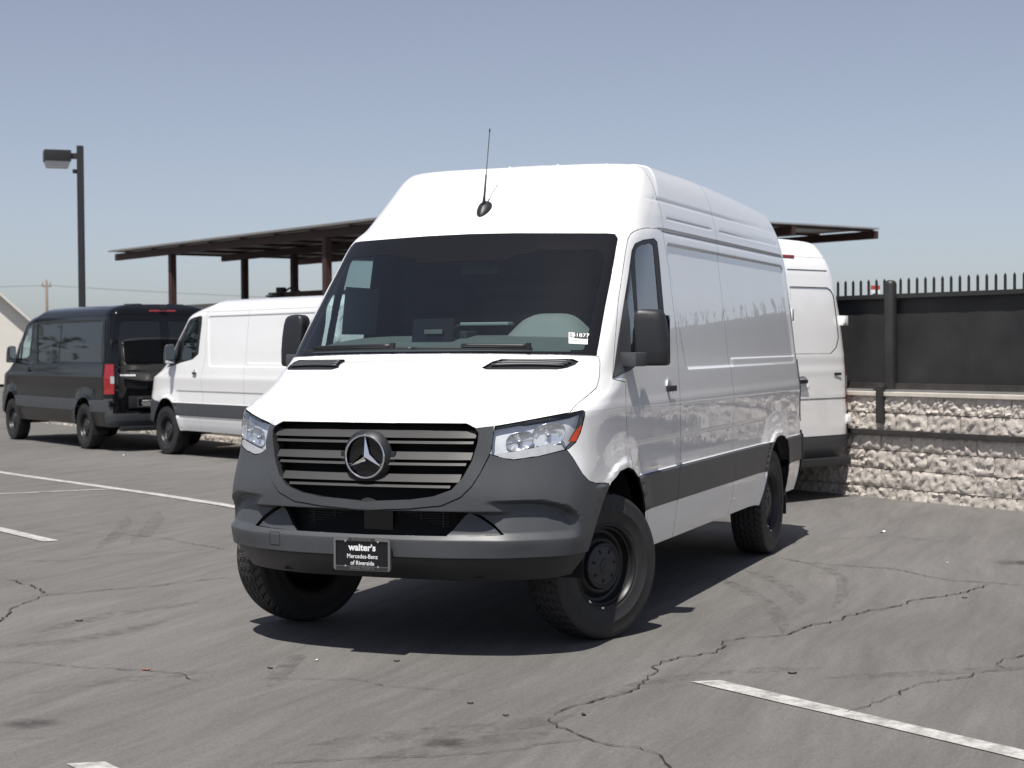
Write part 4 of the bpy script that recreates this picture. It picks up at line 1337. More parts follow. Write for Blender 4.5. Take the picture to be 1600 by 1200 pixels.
    r.build('star', M['chrome'], em, auto=30)
    w_ = MB().box((star_x - .05, 0, star_z - .0), (.05, .30, .05), None, .01)
    w_.build('emblem_bracket', M['dark_plastic'], em)
    # lower opening
    b = MB()
    for k in range(9):
        z = .628 + k * .0125
        b.box((.80, 0, z), (.004, .78, .0022))
    for y in np.linspace(-.36, .36, 7):
        b.box((.803, y, .68), (.003, .004, .12))
    b.build('intake_grid', M['radiator'], root)
    MB().box((.82, .02, .675), (.03, .16, .11), None, .004).build('radar_cover', M['gloss_black'], root)
    for s in (1, -1):
        piece(H, 'wedge', 'intake_blade', M['grey_plastic'], root, s, gap=.002, flange=.03, push=-.014)
    # bonnet vents
    for s in (1, -1):
        v = piece(H, 'vent', 'hood_vent', M['dark_plastic'], root, s, gap=.001, flange=.01, push=-.010)
        vv = [surf_px(H, p) for p in T_VENT]
        for t in (.22, .5, .78):
            a0 = vv[0] * (1 - t) + vv[2] * t; a1 = vv[6] * (1 - t) + vv[4] * t
            pts = []
            for q in np.linspace(.06, .94, 12):
                y = a0[1] * (1 - q) + a1[1] * q; x = a0[0] * (1 - q) + a1[0] * q
                hit = H.bvh.ray_cast(Vector((x, y, 3)), Vector((0, 0, -1)))[0]
                pts.append((hit.x, s * hit.y, hit.z - .001))
            MB().tube(pts, .0085, 6).build('vent_louvre', M['grey_plastic'], v, smooth=True)
    # mirrors
    for s in (1, -1):
        lev = [(1.428, .80, .0), (1.432, .93, 0), (1.445, 1.0, 0), (1.52, 1.0, .0), (1.60, .97, -.004), (1.67, .92, -.010), (1.705, .85, -.014), (1.722, .72, -.016), (1.730, .50, -.017), (1.732, .2, -.017)]
        Pm = []
        for z, f, dy in lev:
            rowp = []
            for a in np.linspace(0, 2 * PI, 33):
                ca, sa = math.cos(a), math.sin(a)
                ex = abs(ca) ** .55 * (1 if ca > 0 else -1); ey = abs(sa) ** .5 * (1 if sa > 0 else -1)
                xx = -.335 + (.066 * f if ex > 0 else .046 * f) * ex
                rowp.append((xx - .03 * ey * (ex > -.2), s * (1.096 + dy + .088 * f * ey), z))
            Pm.append(rowp)
        mh = MB().grid(np.array(Pm))
        mh.add([p for p in Pm[0]][:-1], [tuple(range(32))]); mh.add([p for p in Pm[-1]][:-1], [tuple(range(32))])
        mo = mh.build('mirror', M['dark_plastic'] if hero else M['grey_plastic'], root, auto=50)
        arm = MB().box((-.235, s * .99, 1.463), (.13, .17, .075), Matrix.Rotation(s * -.25, 3, 'Z'), .014)
        arm.build('mirror_arm', M['grey_plastic'], mo, auto=50)
        MB().box((-.386, s * 1.10, 1.60), (.004, .155, .20), None, .001).build('mirror_glass', M['mirror_glass'], mo)
        MB().box((-.386, s * 1.10, 1.465), (.004, .155, .05), None, .001).build('wide_angle_glass', M['mirror_glass'], mo)
    if rear:
        zb2 = 2.40 if roof == 'high' else 2.285
        xb = H.bvh.ray_cast(Vector((-8, .05, zb2)), Vector((1, 0, 0)))[0].x
        MB().box((xb - .002, 0, zb2), (.03, .46, .032), None, .008).build('high_brake_light', M['red_lens'], root)
        if windows:
            MB().box((xb - .03, 0, zb2 + .045), (.09, .11, .075), None, .02).build('rear_camera', M['dark_plastic'], root, auto=40)
        # hinges, handle, lettering, plate
        for s in (1, -1):
            for z in (.78, 1.77):
                ys_ = .925 if z < 1 else .875
                MB().box((-4.79, s * ys_, z), (.07, .085, .10), None, .012).box((-4.835, s * (ys_ - .02), z), (.02, .05, .06), None, .006).build('door_hinge', P, root, auto=40)
        xh = H.bvh.ray_cast(Vector((-8, .06, 1.15)), Vector((1, 0, 0)))[0].x
        hb2 = MB().lathe([(0, .02), (.05, .012), (.085, -.002), (.095, -.004)], 26, 'x').build('handle_bowl', P, root, smooth=True)
        hb2.location = (xh, -.16, 1.15); hb2.scale = (1, 1.1, .8)
        MB().box((xh - .02, -.14, 1.17), (.03, .15, .04), None, .012).build('rear_handle', M['dark_plastic'], root, auto=40)
        xs_ = H.bvh.ray_cast(Vector((-8, .3, .56)), Vector((1, 0, 0)))[0].x
        MB().box((xs_ - .03, 0, .37), (.14, 1.62, .075), None, .02).build('step_bar', M['dark_plastic'], root, auto=40)
        xg = H.bvh.ray_cast(Vector((-8, .6, 1.22)), Vector((1, 0, 0)))[0].x
        bd = MB()
        for i in range(9):
            sgn = -1 if not windows else 1
            kb = 1.0 if windows else .42
            bd.box((xg - .003, sgn * (.78 - i * .030 * kb), 1.235), (.004, .019 * kb, .026 if i % 3 else .03), None, 0)
        bd.build('badge', M['chrome'] if windows else M['dark_plastic'], root)
        if windows:
            xp = H.bvh.ray_cast(Vector((-8, .3, .80)), Vector((1, 0, 0)))[0].x
            MB().box((xp - .012, .36, .80), (.03, .60, .20), None, .02).build('plate_recess', M['dark_plastic'], root, auto=40)
            dealer_plate(root, basis((xp - .032, .36, .79), Vector((0, -1, 0)), Vector((0, 0, 1)), Vector((-1, 0, 0))))
    return root
# ------------------------------------------------------------------ ground
W0 = np.array([-7.38, 2.54]); WE = np.array([.56, .83]); WE /= np.linalg.norm(WE)
WN = np.array([WE[1], -WE[0]])                     # towards the car park
def gz(x, y):
    t = (np.asarray(x) - W0[0]) * WE[0] + (np.asarray(y) - W0[1]) * WE[1]
    return -.13 * sstep(-4, -15, t)
def on_ground(p, dz=0.0):
    z = 0.0
    for _ in range(6):
        q = on_z(p, z); z = float(gz(q[0], q[1]))
    q = on_z(p, z); q[2] += dz
    return q

def asphalt_mat():
    m, nt, bs = new_mat('weathered_asphalt')
    tc = nt.nodes.new('ShaderNodeTexCoord')
    vec = tc.outputs['Object']
    warp = noise_node(nt, .35, 3, .5, vec=vec)
    wv = nt.nodes.new('ShaderNodeVectorMath'); wv.operation = 'MULTIPLY_ADD'
    nt.links.new(warp.outputs['Color'], wv.inputs[0]); wv.inputs[1].default_value = (.7, .7, 0); nt.links.new(vec, wv.inputs[2])
    # broom-like streaks of the seal coat
    s1 = noise_node(nt, 1.0, 6, .62, vec=wv.outputs[0], stretch=((.55, 4.2, 1), (0, 0, math.radians(-66))))
    s2 = noise_node(nt, 1.0, 7, .68, vec=wv.outputs[0], stretch=((1.3, 15, 1), (0, 0, math.radians(-58))))
    blot = noise_node(nt, .22, 5, .6, vec=vec)
    fine = noise_node(nt, 150, 3, .8, vec=vec)
    grit = noise_node(nt, 62, 2, .7, vec=vec)
    mid = noise_node(nt, 23, 5, .7, vec=vec)
    c = ramp(nt, s1.outputs[0], .30, (.120, .1155, .1115), .70, (.158, .152, .1465))
    c2 = ramp(nt, s2.outputs[0], .33, (.84, .84, .84), .66, (1.10, 1.10, 1.10))
    c = mixc(nt, .8, c, c2, 'MULTIPLY')
    c3 = ramp(nt, blot.outputs[0], .36, (.90, .895, .89), .62, (1.06, 1.06, 1.06))
    c = mixc(nt, 1.0, c, c3, 'MULTIPLY')
    c4 = ramp(nt, fine.outputs[0], .28, (.66, .66, .66), .72, (1.32, 1.32, 1.32))
    c = mixc(nt, .85, c, c4, 'MULTIPLY')
    c6 = ramp(nt, grit.outputs[0], .30, (.83, .83, .83), .70, (1.15, 1.15, 1.15))
    c = mixc(nt, .9, c, c6, 'MULTIPLY')
    c5 = ramp(nt, mid.outputs[0], .30, (.90, .90, .90), .70, (1.08, 1.08, 1.08))
    c = mixc(nt, .8, c, c5, 'MULTIPLY')
    # scattered oil spots
    vo = nt.nodes.new('ShaderNodeTexVoronoi'); vo.inputs['Scale'].default_value = .33; vo.inputs['Randomness'].default_value = 1.0
    nt.links.new(wv.outputs[0], vo.inputs['Vector'])
    sp = ramp(nt, vo.outputs['Distance'], .03, (.66, .65, .64), .16, (1, 1, 1))
    c = mixc(nt, .8, c, sp, 'MULTIPLY')
    nt.links.new(c, bs.inputs['Base Color'])
    bs.inputs['Roughness'].default_value = .88
    bs.inputs['Specular IOR Level'].default_value = .3
    bump(nt, bs, fine.outputs[0], .35, .004)
    return m
M['asphalt'] = asphalt_mat()

def axis_samples(lo, hi, fine_lo, fine_hi, step):
    a = [lo, lo / 2 + fine_lo / 2] + list(np.arange(fine_lo, fine_hi + .01, step)) + [hi / 2 + fine_hi / 2, hi]
    return np.array(a)
gx = axis_samples(-420, 60, -40, 12, 2.0); gy = axis_samples(-300, 300, -40, 14, 2.0)
GX, GY = np.meshgrid(gx, gy, indexing='ij')
g = MB().grid(np.stack([GX, GY, gz(GX, GY)], 2))
ground = g.build('ground', M['asphalt'], None, smooth=True)
if ground.data.polygons[0].normal.z < 0:
    ground.data.flip_normals()
tag(ground, kind='structure')

# painted bay lines
def paint_line_mat():
    m, nt, bs = new_mat('worn_line_paint')
    w = noise_node(nt, 9, 8, .75)
    fine = noise_node(nt, 120, 3, .7)
    k = ramp(nt, w.outputs[0], .38, (0, 0, 0), .56, (1, 1, 1))
    c = mixc(nt, k, (.24, .23, .22), (.46, .455, .44))
    c = mixc(nt, .6, c, ramp(nt, fine.outputs[0], .3, (.8, .8, .8), .7, (1.15, 1.15, 1.15)), 'MULTIPLY')
    nt.links.new(c, bs.inputs['Base Color'])
    bs.inputs['Roughness'].default_value = .8
    return m
M['line'] = paint_line_mat()
def bay_line(a, b, w, cut=0.0):
    a = np.array(a[:2], float); b = np.array(b[:2], float)
    d = (b - a); L_ = np.linalg.norm(d); d /= L_; n = np.array([-d[1], d[0]])
    nseg = max(2, int(L_ / .5))
    rows = []
    for i in range(nseg + 1):
        t = i / nseg
        j = rng.normal(0, .004, 2)
        c = a + d * L_ * t
        sh = cut * (1 if i == 0 else 0)
        p = c + n * (w / 2 + j[0]) + d * sh; q = c - n * (w / 2 + j[1]) - d * sh
        rows.append([(p[0], p[1], gz(*p) + .0045), (q[0], q[1], gz(*q) + .0045)])
    o = MB().grid(np.array(rows)).build('bay_marking', M['line'], ground)
    if o.data.polygons[0].normal.z < 0: o.data.flip_normals()
    return o
la, lb = on_ground((0, 738)), on_ground((354, 790)); d_ = (lb - la)[:2]
bay_line(la[:2] - d_ * .8, lb[:2] + d_ * .25, .13)
la, lb = on_ground((0, 772)), on_ground((176, 764.5)); bay_line(la[:2] - (lb - la)[:2] * 1.5, lb, .10)
la, lb = on_ground((0, 827.5)), on_ground((80, 846)); d_ = (lb - la)[:2]
bay_line(lb, la[:2] - d_ * 3, .12)
la, lb = on_ground((1103, 1065)), on_ground((1600, 1181)); d_ = (lb - la)[:2]
bay_line(la, lb[:2] + d_ * 1.5, .125, .03)
la = on_ground((135, 1193)); bay_line(la, la[:2] + np.array([.527, .85]) * 4, .13, .03)

# tyre scuffs and oil stains
def scuff_mat(name, col, lo, hi, mx, radial=False):
    m, nt, bs = new_mat(name)
    bs.inputs['Base Color'].default_value = (*col, 1)
    bs.inputs['Roughness'].default_value = .85
    n = noise_node(nt, 9, 6, .75)
    f = ramp(nt, n.outputs[0], lo, (0, 0, 0), hi, (mx, mx, mx))
    if radial:
        tc = nt.nodes.new('ShaderNodeTexCoord')
        sb_ = nt.nodes.new('ShaderNodeVectorMath'); sb_.operation = 'DISTANCE'
        nt.links.new(tc.outputs['Generated'], sb_.inputs[0]); sb_.inputs[1].default_value = (.5, .5, .5)
        fo = ramp(nt, sb_.outputs['Value'], .12, (1, 1, 1), .46, (0, 0, 0))
        f = mixc(nt, 1.0, f, fo, 'MULTIPLY')
    tr = nt.nodes.new('ShaderNodeBsdfTransparent')
    mxn = nt.nodes.new('ShaderNodeMixShader')
    nt.links.new(f, mxn.inputs[0]); nt.links.new(tr.outputs[0], mxn.inputs[1]); nt.links.new(bs.outputs[0], mxn.inputs[2])
    nt.links.new(mxn.outputs[0], nt.nodes['Material Output'].inputs[0])
    return m
M['scuff'] = scuff_mat('tyre_scuff', (.07, .066, .062), .42, .74, .40)
M['oil'] = scuff_mat('oil_stain', (.045, .043, .041), .30, .62, .62, True)
SCUFFS = [([(1110, 900), (1170, 925), (1210, 955), (1222, 990)], .10), ([(1160, 890), (1225, 915), (1250, 945)], .10), ([(1255, 880), (1315, 905), (1300, 950)], .08),
          ([(480, 1165), (640, 1148), (780, 1136), (900, 1118)], .17), ([(560, 1196), (720, 1163), (870, 1146)], .15), ([(900, 1100), (1030, 1065), (1150, 1050), (1290, 1045)], .12),
          ([(205, 850), (235, 825), (248, 800)], .14), ([(150, 858), (185, 832), (200, 806)], .12), ([(420, 1075), (450, 1040), (470, 1022)], .10), ([(1290, 1060), (1450, 1052), (1640, 1040)], .12),
          ([(60, 990), (180, 960), (330, 940)], .14), ([(-20, 1010), (120, 1000), (260, 970)], .14), ([(40, 1085), (200, 1062), (340, 1050)], .12)]
for ck, wd in SCUFFS:
    P3 = np.array([on_ground(p)[:2] for p in ck])
    tt_ = np.linspace(0, len(ck) - 1, 26)
    C_ = makima(np.arange(len(ck)), P3, tt_)
    T_ = np.gradient(C_, axis=0); T_ /= np.linalg.norm(T_, axis=1, keepdims=True); N_ = np.stack([-T_[:, 1], T_[:, 0]], 1)
    ew = wd / 2 * np.clip(np.minimum(np.arange(26) + .5, 25.5 - np.arange(26)) / 5, .15, 1)
    rows = [[(*(c_ + n_ * w_ * k_), gz(*c_) + .0025) for k_ in (-1, -.33, .33, 1)] for c_, n_, w_ in zip(C_, N_, ew)]
    MB().grid(np.array(rows)).build('tyre_mark', M['scuff'], ground, fix=False)
for (p_, rx_, ry_) in (((55, 1131), .16, .07), ((705, 1161), .15, .07), ((1595, 880), .25, .12)):
    c_ = on_ground(p_)
    ring = [(c_[0] + (rx_ * math.cos(a) * CR[0] + ry_ * math.sin(a) * CD[0] * 2.2) * (1 + .18 * math.sin(3 * a + rx_ * 40)), c_[1] + (rx_ * math.cos(a) * CR[1] + ry_ * math.sin(a) * CD[1] * 2.2) * (1 + .18 * math.sin(3 * a + rx_ * 40)), c_[2] + .0032 + .0006 * math.sin(a)) for a in np.linspace(0, 2 * PI, 25)[:-1]]
    MB().add([(c_[0], c_[1], c_[2] + .0032)] + ring, [(0, i + 1, (i + 1) % 24 + 1) for i in range(24)]).build('oil_stain', M['oil'], ground, fix=False)

# cracks
M['crack'] = simple('open_crack', (.028, .026, .024), .95)
CRACKS = [
    ([(-20, 985), (8, 965), (20, 950), (40, 942), (60, 935), (75, 930), (95, 929), (130, 926), (165, 922), (200, 920), (250, 915), (310, 908), (366, 902)], 1.0),
    ([(-10, 905), (25, 908), (32, 913), (50, 915), (62, 923), (75, 930)], .9),
    ([(868, 1120), (880, 1110), (900, 1103), (940, 1093), (985, 1082), (1000, 1070), (1020, 1055), (1028, 1048), (1017, 1043), (1060, 1028), (1120, 1020), (1135, 1010), (1128, 1003), (1160, 998), (1230, 993), (1260, 980), (1318, 968), (1322, 963), (1350, 957), (1400, 948), (1418, 943), (1424, 939), (1500, 928), (1545, 914)], 1.25),
    ([(868, 1120), (856, 1127), (870, 1133), (905, 1150), (950, 1165), (1000, 1170), (1030, 1180), (1045, 1198), (1050, 1215)], 1.2),
    ([(398, 1197), (480, 1191), (576, 1186), (690, 1182), (775, 1176), (869, 1161), (925, 1156)], .8),
    ([(-10, 1034), (60, 1037), (130, 1044), (200, 1048), (250, 1050), (285, 1054), (310, 1066)], .7),
    ([(1620, 1020), (1565, 1033), (1558, 1040), (1580, 1048), (1605, 1045)], .9),
    ([(1580, 1048), (1540, 1050), (1500, 1060), (1440, 1068), (1390, 1090), (1350, 1106), (1310, 1115)], .9),
    ([(1215, 872), (1260, 880), (1330, 885), (1400, 890), (1460, 903), (1490, 908), (1560, 912), (1610, 916)], .8),
    ([(55, 828), (120, 833), (200, 836), (260, 842), (285, 848), (360, 860)], .7),
    ([(-10, 878), (100, 877), (180, 868), (260, 864), (330, 858)], .6),
    ([(400, 1060), (470, 1062), (560, 1064), (600, 1073), (640, 1075), (735, 1083)], .7),
    ([(-10, 1158), (60, 1155), (120, 1148)], .6),
    ([(1020, 1078), (1110, 1068), (1150, 1062)], .3),
    ([(1290, 845), (1380, 838), (1470, 846), (1600, 851)], .5),
]
for ck, wd in CRACKS:
    P3 = [on_ground(p)[:2] for p in ck]
    pts = [P3[0]]
    for a, b in zip(P3[:-1], P3[1:]):
        n = max(2, int(np.linalg.norm(b - a) / .035))
        nn = np.array([-(b - a)[1], (b - a)[0]]) / max(np.linalg.norm(b - a), 1e-6)
        for i in range(1, n + 1):
            t = i / n
            j = rng.normal(0, .010) if i < n else 0
            pts.append(a + (b - a) * t + nn * j)
    rows = []
    npt = len(pts)
    ww = np.abs(rng.normal(1, .45, npt)) + .15
    for i, p in enumerate(pts):
        a = pts[max(i - 1, 0)]; b = pts[min(i + 1, npt - 1)]
        d = b - a; l = np.linalg.norm(d)
        n = np.array([-d[1], d[0]]) / max(l, 1e-6)
        w = .0026 * wd * ww[i] * min(1, (i + .3) / 4, (npt - i - .7 + .3) / 4)
        dist = np.linalg.norm(p - CAM[:2]); w *= max(.8, min(1.6, dist / 7))
        rows.append([(*(p + n * w), gz(*p) + .0062), (*(p - n * w), gz(*p) + .0062)])
    o = MB().grid(np.array(rows)).build('crack', M['crack'], ground, fix=False)

# ------------------------------------------------------------------ retaining wall
def block_mat():
    m, nt, bs = new_mat('split_face_block')
    oi = nt.nodes.new('ShaderNodeObjectInfo')
    n1 = noise_node(nt, 7, 6, .65, vec=None)
    n2 = noise_node(nt, 60, 4, .7)
    c = ramp(nt, n1.outputs[0], .28, (.50, .458, .412), .70, (.67, .62, .57))
    c = mixc(nt, .7, c, ramp(nt, n2.outputs[0], .3, (.78, .77, .76), .7, (1.2, 1.2, 1.2)), 'MULTIPLY')
    c = mixc(nt, .6, c, ramp(nt, oi.outputs['Random'], 0, (.84, .83, .82), 1, (1.12, 1.12, 1.12)), 'MULTIPLY')
    nt.links.new(c, bs.inputs['Base Color'])
    bs.inputs['Roughness'].default_value = .95
    n3 = noise_node(nt, 34, 6, .75)
    bump(nt, bs, n3.outputs[0], .75, .018)
    return m
M['block'] = block_mat()
M['mortar'] = simple('mortar', (.17, .15, .13), .95, bumps=(60, .4, .004))
M['cap'] = simple('cap_stone', (.60, .55, .49), .9, var=.08, bumps=(80, .3, .003))
T_LO, T_HI = -28.0, 8.4
def wpos(t, off, z): 
    p = W0 + WE * t + WN * off
    return (p[0], p[1], z)
wall = empty('retaining_wall', (W0[0], W0[1], 0))
wall.rotation_euler = (0, 0, math.atan2(WE[1], WE[0]))
tag(wall, 'long low retaining wall of rough beige split-face blocks under the black fence', 'wall')
# local frame of the wall: +x along it, -y towards the car park
gl = lambda t: float(gz(*(W0 + WE * t)))
core = MB()
ts = np.linspace(T_LO, T_HI, 60)
P0 = np.array([[(t, -.0, gl(t) - .2), (t, -.0, 1.015), (t, .22, 1.015), (t, .22, gl(t) - .2)] for t in ts])
core.grid(P0).build('wall_core', M['mortar'], wall)
BL, BH = .40, .186
def block_mesh(seed):
    r = np.random.default_rng(seed)
    nx, nz = 18, 9
    xs = np.linspace(-BL / 2 + .003, BL / 2 - .003, nx); zs = np.linspace(-BH / 2 + .004, BH / 2 - .004, nz)
    dep = r.normal(0, 1, (nx, nz))
    sm = dep.copy()
    for _ in range(1):
        p = np.pad(sm, 1, mode='edge'); sm = (p[1:-1, 1:-1] * 2 + p[:-2, 1:-1] + p[2:, 1:-1] + p[1:-1, :-2] + p[1:-1, 2:]) / 6
    sm = sm * .0080 + dep * .0042 + .032
    edge = np.ones((nx, nz)); edge[[0, -1], :] = .72; edge[:, [0, -1]] *= .78
    D = np.clip(sm * edge, .004, .085)
    JX = r.normal(0, .006, (nx, nz)) ; JZ = r.normal(0, .005, (nx, nz)); JX[[0, -1]] = 0; JZ[:, [0, -1]] = 0
    F = np.array([[(xs[i] + JX[i, j], -D[i, j], zs[j] + JZ[i, j]) for j in range(nz)] for i in range(nx)])
    b = MB().grid(F)
    rim = [F[i, 0] for i in range(nx)] + [F[-1, j] for j in range(1, nz)] + [F[i, -1] for i in range(nx - 2, -1, -1)] + [F[0, j] for j in range(nz - 2, 0, -1)]
    n = len(rim)
    b.add([tuple(q) for q in rim] + [(q[0], .01, q[2]) for q in rim], [(i, (i + 1) % n, n + (i + 1) % n, n + i) for i in range(n)])
    return b
blocks = []
for s in range(14):
    o = block_mesh(100 + s).build('block', M['block'], wall, auto=48)
    blocks.append(o)
proto_used = [False] * 14
lines = [-.08, .105, .290, .475, .660, .845]
rest = MB()
count = 0
kk = 0
for c, z0 in enumerate(lines):
    n = int((T_HI - T_LO) / BL)
    for i in range(n):
        t = T_HI - BL * (i + .5) - (BL / 2 if c % 2 else 0)
        if t < T_LO: continue
        z = z0 + BH / 2 + (gl(t) if c == 0 else 0)
        single = (t > -2.2) or (t < -13.0 and c < 4)
        kk += 1
        v = int(rng.integers(14)); fl = rng.random() < .5
        if single and count < 296:
            if not proto_used[v]:
                o = blocks[v]; proto_used[v] = True
            else:
                o = blocks[v].copy(); COL.objects.link(o)
            o.location = (t, 0, z); o.rotation_euler = (0, PI if fl else 0, 0)
            count += 1
        else:
            me = blocks[v].data
            sg = -1 if fl else 1
            rest.add([(q.co.x * sg + t, q.co.y, q.co.z * sg + z) for q in me.vertices], [p.vertices[:] for p in me.polygons])
ro = rest.build('far_blocks', M['block'], wall); ro['kind'] = 'stuff'
for i in range(int((T_HI - T_LO) / .8)):
    t = T_HI - .8 * (i + .5)
    MB().box((t, .095, 1.037), (.794, .30, .042), None, .006).build('cap_stone', M['cap'], wall)
# steel rail fixed along the wall face
M['rail'] = simple('weathered_black_steel', (.035, .033, .032), .55, var=.35, scale=5, bumps=(30, .3, .002))
for i in range(7):
    t0 = T_HI - i * 6.0
    t1 = max(t0 - 5.99, T_LO)
    b = MB().box(((t0 + t1) / 2, -.052, .655), (t0 - t1, .036, .055), None, .006)
    for t in np.arange(t1 + .4, t0, 1.45):
        b.box((t, -.02, .655), (.06, .05, .05))
    b.build('wall_rail', M['rail'], wall)

# ------------------------------------------------------------------ fence on the wall
M['fence'] = simple('fence_black', (.022, .021, .021), .5, var=.3, scale=3, bumps=(40, .2, .002))
def screen_mat():
    m, nt, bs = new_mat('privacy_mesh')
    tc = nt.nodes.new('ShaderNodeTexCoord')
    wv = nt.nodes.new('ShaderNodeTexWave'); wv.inputs['Scale'].default_value = 14; wv.inputs['Distortion'].default_value = 1.5
    wv.inputs['Detail'].default_value = 3
    nt.links.new(tc.outputs['Object'], wv.inputs['Vector'])
    n = noise_node(nt, 2.5, 5, .6)
    c = ramp(nt, n.outputs[0], .3, (.013, .013, .015), .7, (.030, .030, .031))
    c = mixc(nt, .5, c, ramp(nt, wv.outputs[0], 0, (.75, .75, .75), 1, (1.15, 1.15, 1.15)), 'MULTIPLY')
    nt.links.new(c, bs.inputs['Base Color'])
    bs.inputs['Roughness'].default_value = .75
    return m
M['screen'] = screen_mat()
fence = empty('fence', (W0[0], W0[1], 0)); fence.rotation_euler = wall.rotation_euler
tag(fence, 'black picket fence with dark privacy screen standing on the block wall', 'fence')
t_post = float((on_z((1387, 600), 1.54) - np.array([*W0, 0]))[:2] @ WE)
# the post seen beside the rear of the white van
def t_at_px(xp):
    a, b = T_LO, T_HI
    for _ in range(40):
        m_ = (a + b) / 2
        if px([wpos(m_, 0, 1.5)])[0][0] < xp: a = m_
        else: b = m_
    return (a + b) / 2
t_post = t_at_px(1387)
posts = [t_post + 2.44 * k for k in range(-12, 4) if T_LO < t_post + 2.44 * k < T_HI]
b = MB().box((0, 0, 1.62), (.12, .12, 1.12), None, .012)
post0 = None
for t in posts:
    pb = MB().lathe([(.0, .545), (.03, .543), (.052, .53), (.062, .505), (.062, -.54)], 20, 'z').build('post', M['fence'], fence, auto=40)
    pb.location = (t, .04, 1.62)
    lb = MB().box((t - .045, -.055, .93), (.085, .05, .36), None, .006).build('post_bracket', M['fence'], fence)
for a, c in zip(posts[:-1], posts[1:]):
    m_ = (a + c) / 2; w = c - a - .11
    MB().box((m_, .07, 2.005), (w, .045, .045), None, .004).build('top_rail', M['fence'], fence)
    MB().box((m_, .065, 1.112), (w, .055, .06), None, .004).build('bottom_rail', M['rail'], fence)
    nx = 30
    P = np.array([[(a + (c - a) * i / nx, .10 + .0015 * math.sin(i * 1.9) + .001 * math.sin(z * 9 + i), z) for i in range(nx + 1)] for z in np.linspace(1.14, 1.985, 6)])
    MB().grid(P).build('privacy_screen', M['screen'], fence, smooth=True)
pk = MB().box((0, 0, 0), (.019, .019, .17)).add([(-.0095, -.0095, .085), (.0095, -.0095, .085), (.0095, .0095, .085), (-.0095, .0095, .085), (0, 0, .112)], [(0, 1, 4), (1, 2, 4), (2, 3, 4), (3, 0, 4)])
pick = pk.build('picket', M['fence'], fence)
n_p = 0
for a, c in zip(posts[:-1], posts[1:]):
    k = 22 if a > -8 else 18
    for i in range(k):
        t = a + (c - a) * (i + 1) / (k + 1)
        if n_p == 0: o = pick
        else:
            o = pick.copy(); COL.objects.link(o)
        o.location = (t, .07, 2.075)
        n_p += 1

# ------------------------------------------------------------------ carport beyond the wall
M['rust'] = simple('red_oxide_steel', (.062, .030, .025), .6, var=.25, scale=3)
M['sheet'] = simple('galvanised_sheet', (.42, .42, .42), .45, .6, var=.15, scale=2)
M['sheet_under'] = simple('rusty_sheet', (.13, .095, .08), .7, var=.3, scale=3)
FL = on_z((183, 394), 4.0)[:2]; FM = on_z((560, 348.5), 4.0)[:2]
E1 = (FM - FL) / np.linalg.norm(FM - FL); E2 = np.array([-E1[1], E1[0]])
RC = on_z((1375, 358), 4.0)[:2] - FL
LEN, WID = float(RC @ E1), float(RC @ E2)
cp = empty('carport', (FL[0], FL[1], 0), math.atan2(E1[1], E1[0]))
tag(cp, 'open carport with corrugated metal roof on red-brown steel columns', 'carport')
pitch = .0762
nsh = 18
rib = int(round(LEN / nsh / pitch))
sw_ = LEN / nsh
sheet = None
for i in range(nsh):
    if sheet is None:
        prof = []
        p_ = sw_ / rib
        for k in range(rib):
            prof += [(k * p_, 0), (k * p_ + p_ * .25, .0), (k * p_ + p_ * .4, .035), (k * p_ + p_ * .6, .035), (k * p_ + p_ * .75, 0)]
        prof.append((sw_, 0))
        Pg = np.array([[(x, y, 4.0 + z) for x, z in prof] for y in (-.25, WID)])
        sb = MB().grid(Pg)
        Pg2 = Pg.copy(); Pg2[..., 2] -= .003
        sb.grid(Pg2)
        sheet = sb.build('roof_sheet', M['sheet'], cp)
    else:
        o = sheet.copy(); COL.objects.link(o); o.location = (i * sw_, 0, 0)
for y, x0 in ((.05, -.15), (2.6, .75), (5.2, .2), (7.8, .2), (WID - .1, .2)):
    MB().box(((x0 + LEN) / 2, y, 3.875), (LEN - x0, .10, .17), None, .01).build('girder', M['rust'], cp)
for x in np.arange(.4, LEN, 1.55):
    MB().box((x, WID / 2, 3.965), (.06, WID - .1, .05)).build('purlin', M['rust'], cp)
for y, xs in ((.05, (3.1, 10.35, 15.4)), (2.6, (1.95, 4.5, 10.4, 15.4)), (7.8, (3.1, 10.3, 15.4))):
    for x in xs:
        MB().box((x, y, 1.90), (.15, .15, 3.80), None, .012).build('column', M['rust'], cp)
# pale teeth added under the ribs, the bright roof edge put in as colour
es = MB()
for i in range(nsh):
    for k in range(rib):
        x = i * sw_ + k * p_
        es.add([(x + p_ * .27, -.24, 3.985), (x + p_ * .73, -.24, 3.985), (x + p_ * .60, -.24, 4.045), (x + p_ * .40, -.24, 4.045)], [(0, 1, 2, 3)])
eo = es.build('bright_edge_teeth', M['cap'], cp, fix=False); eo['kind'] = 'stuff'
M['timber'] = simple('old_timber', (.10, .075, .055), .85, var=.3, scale=4)
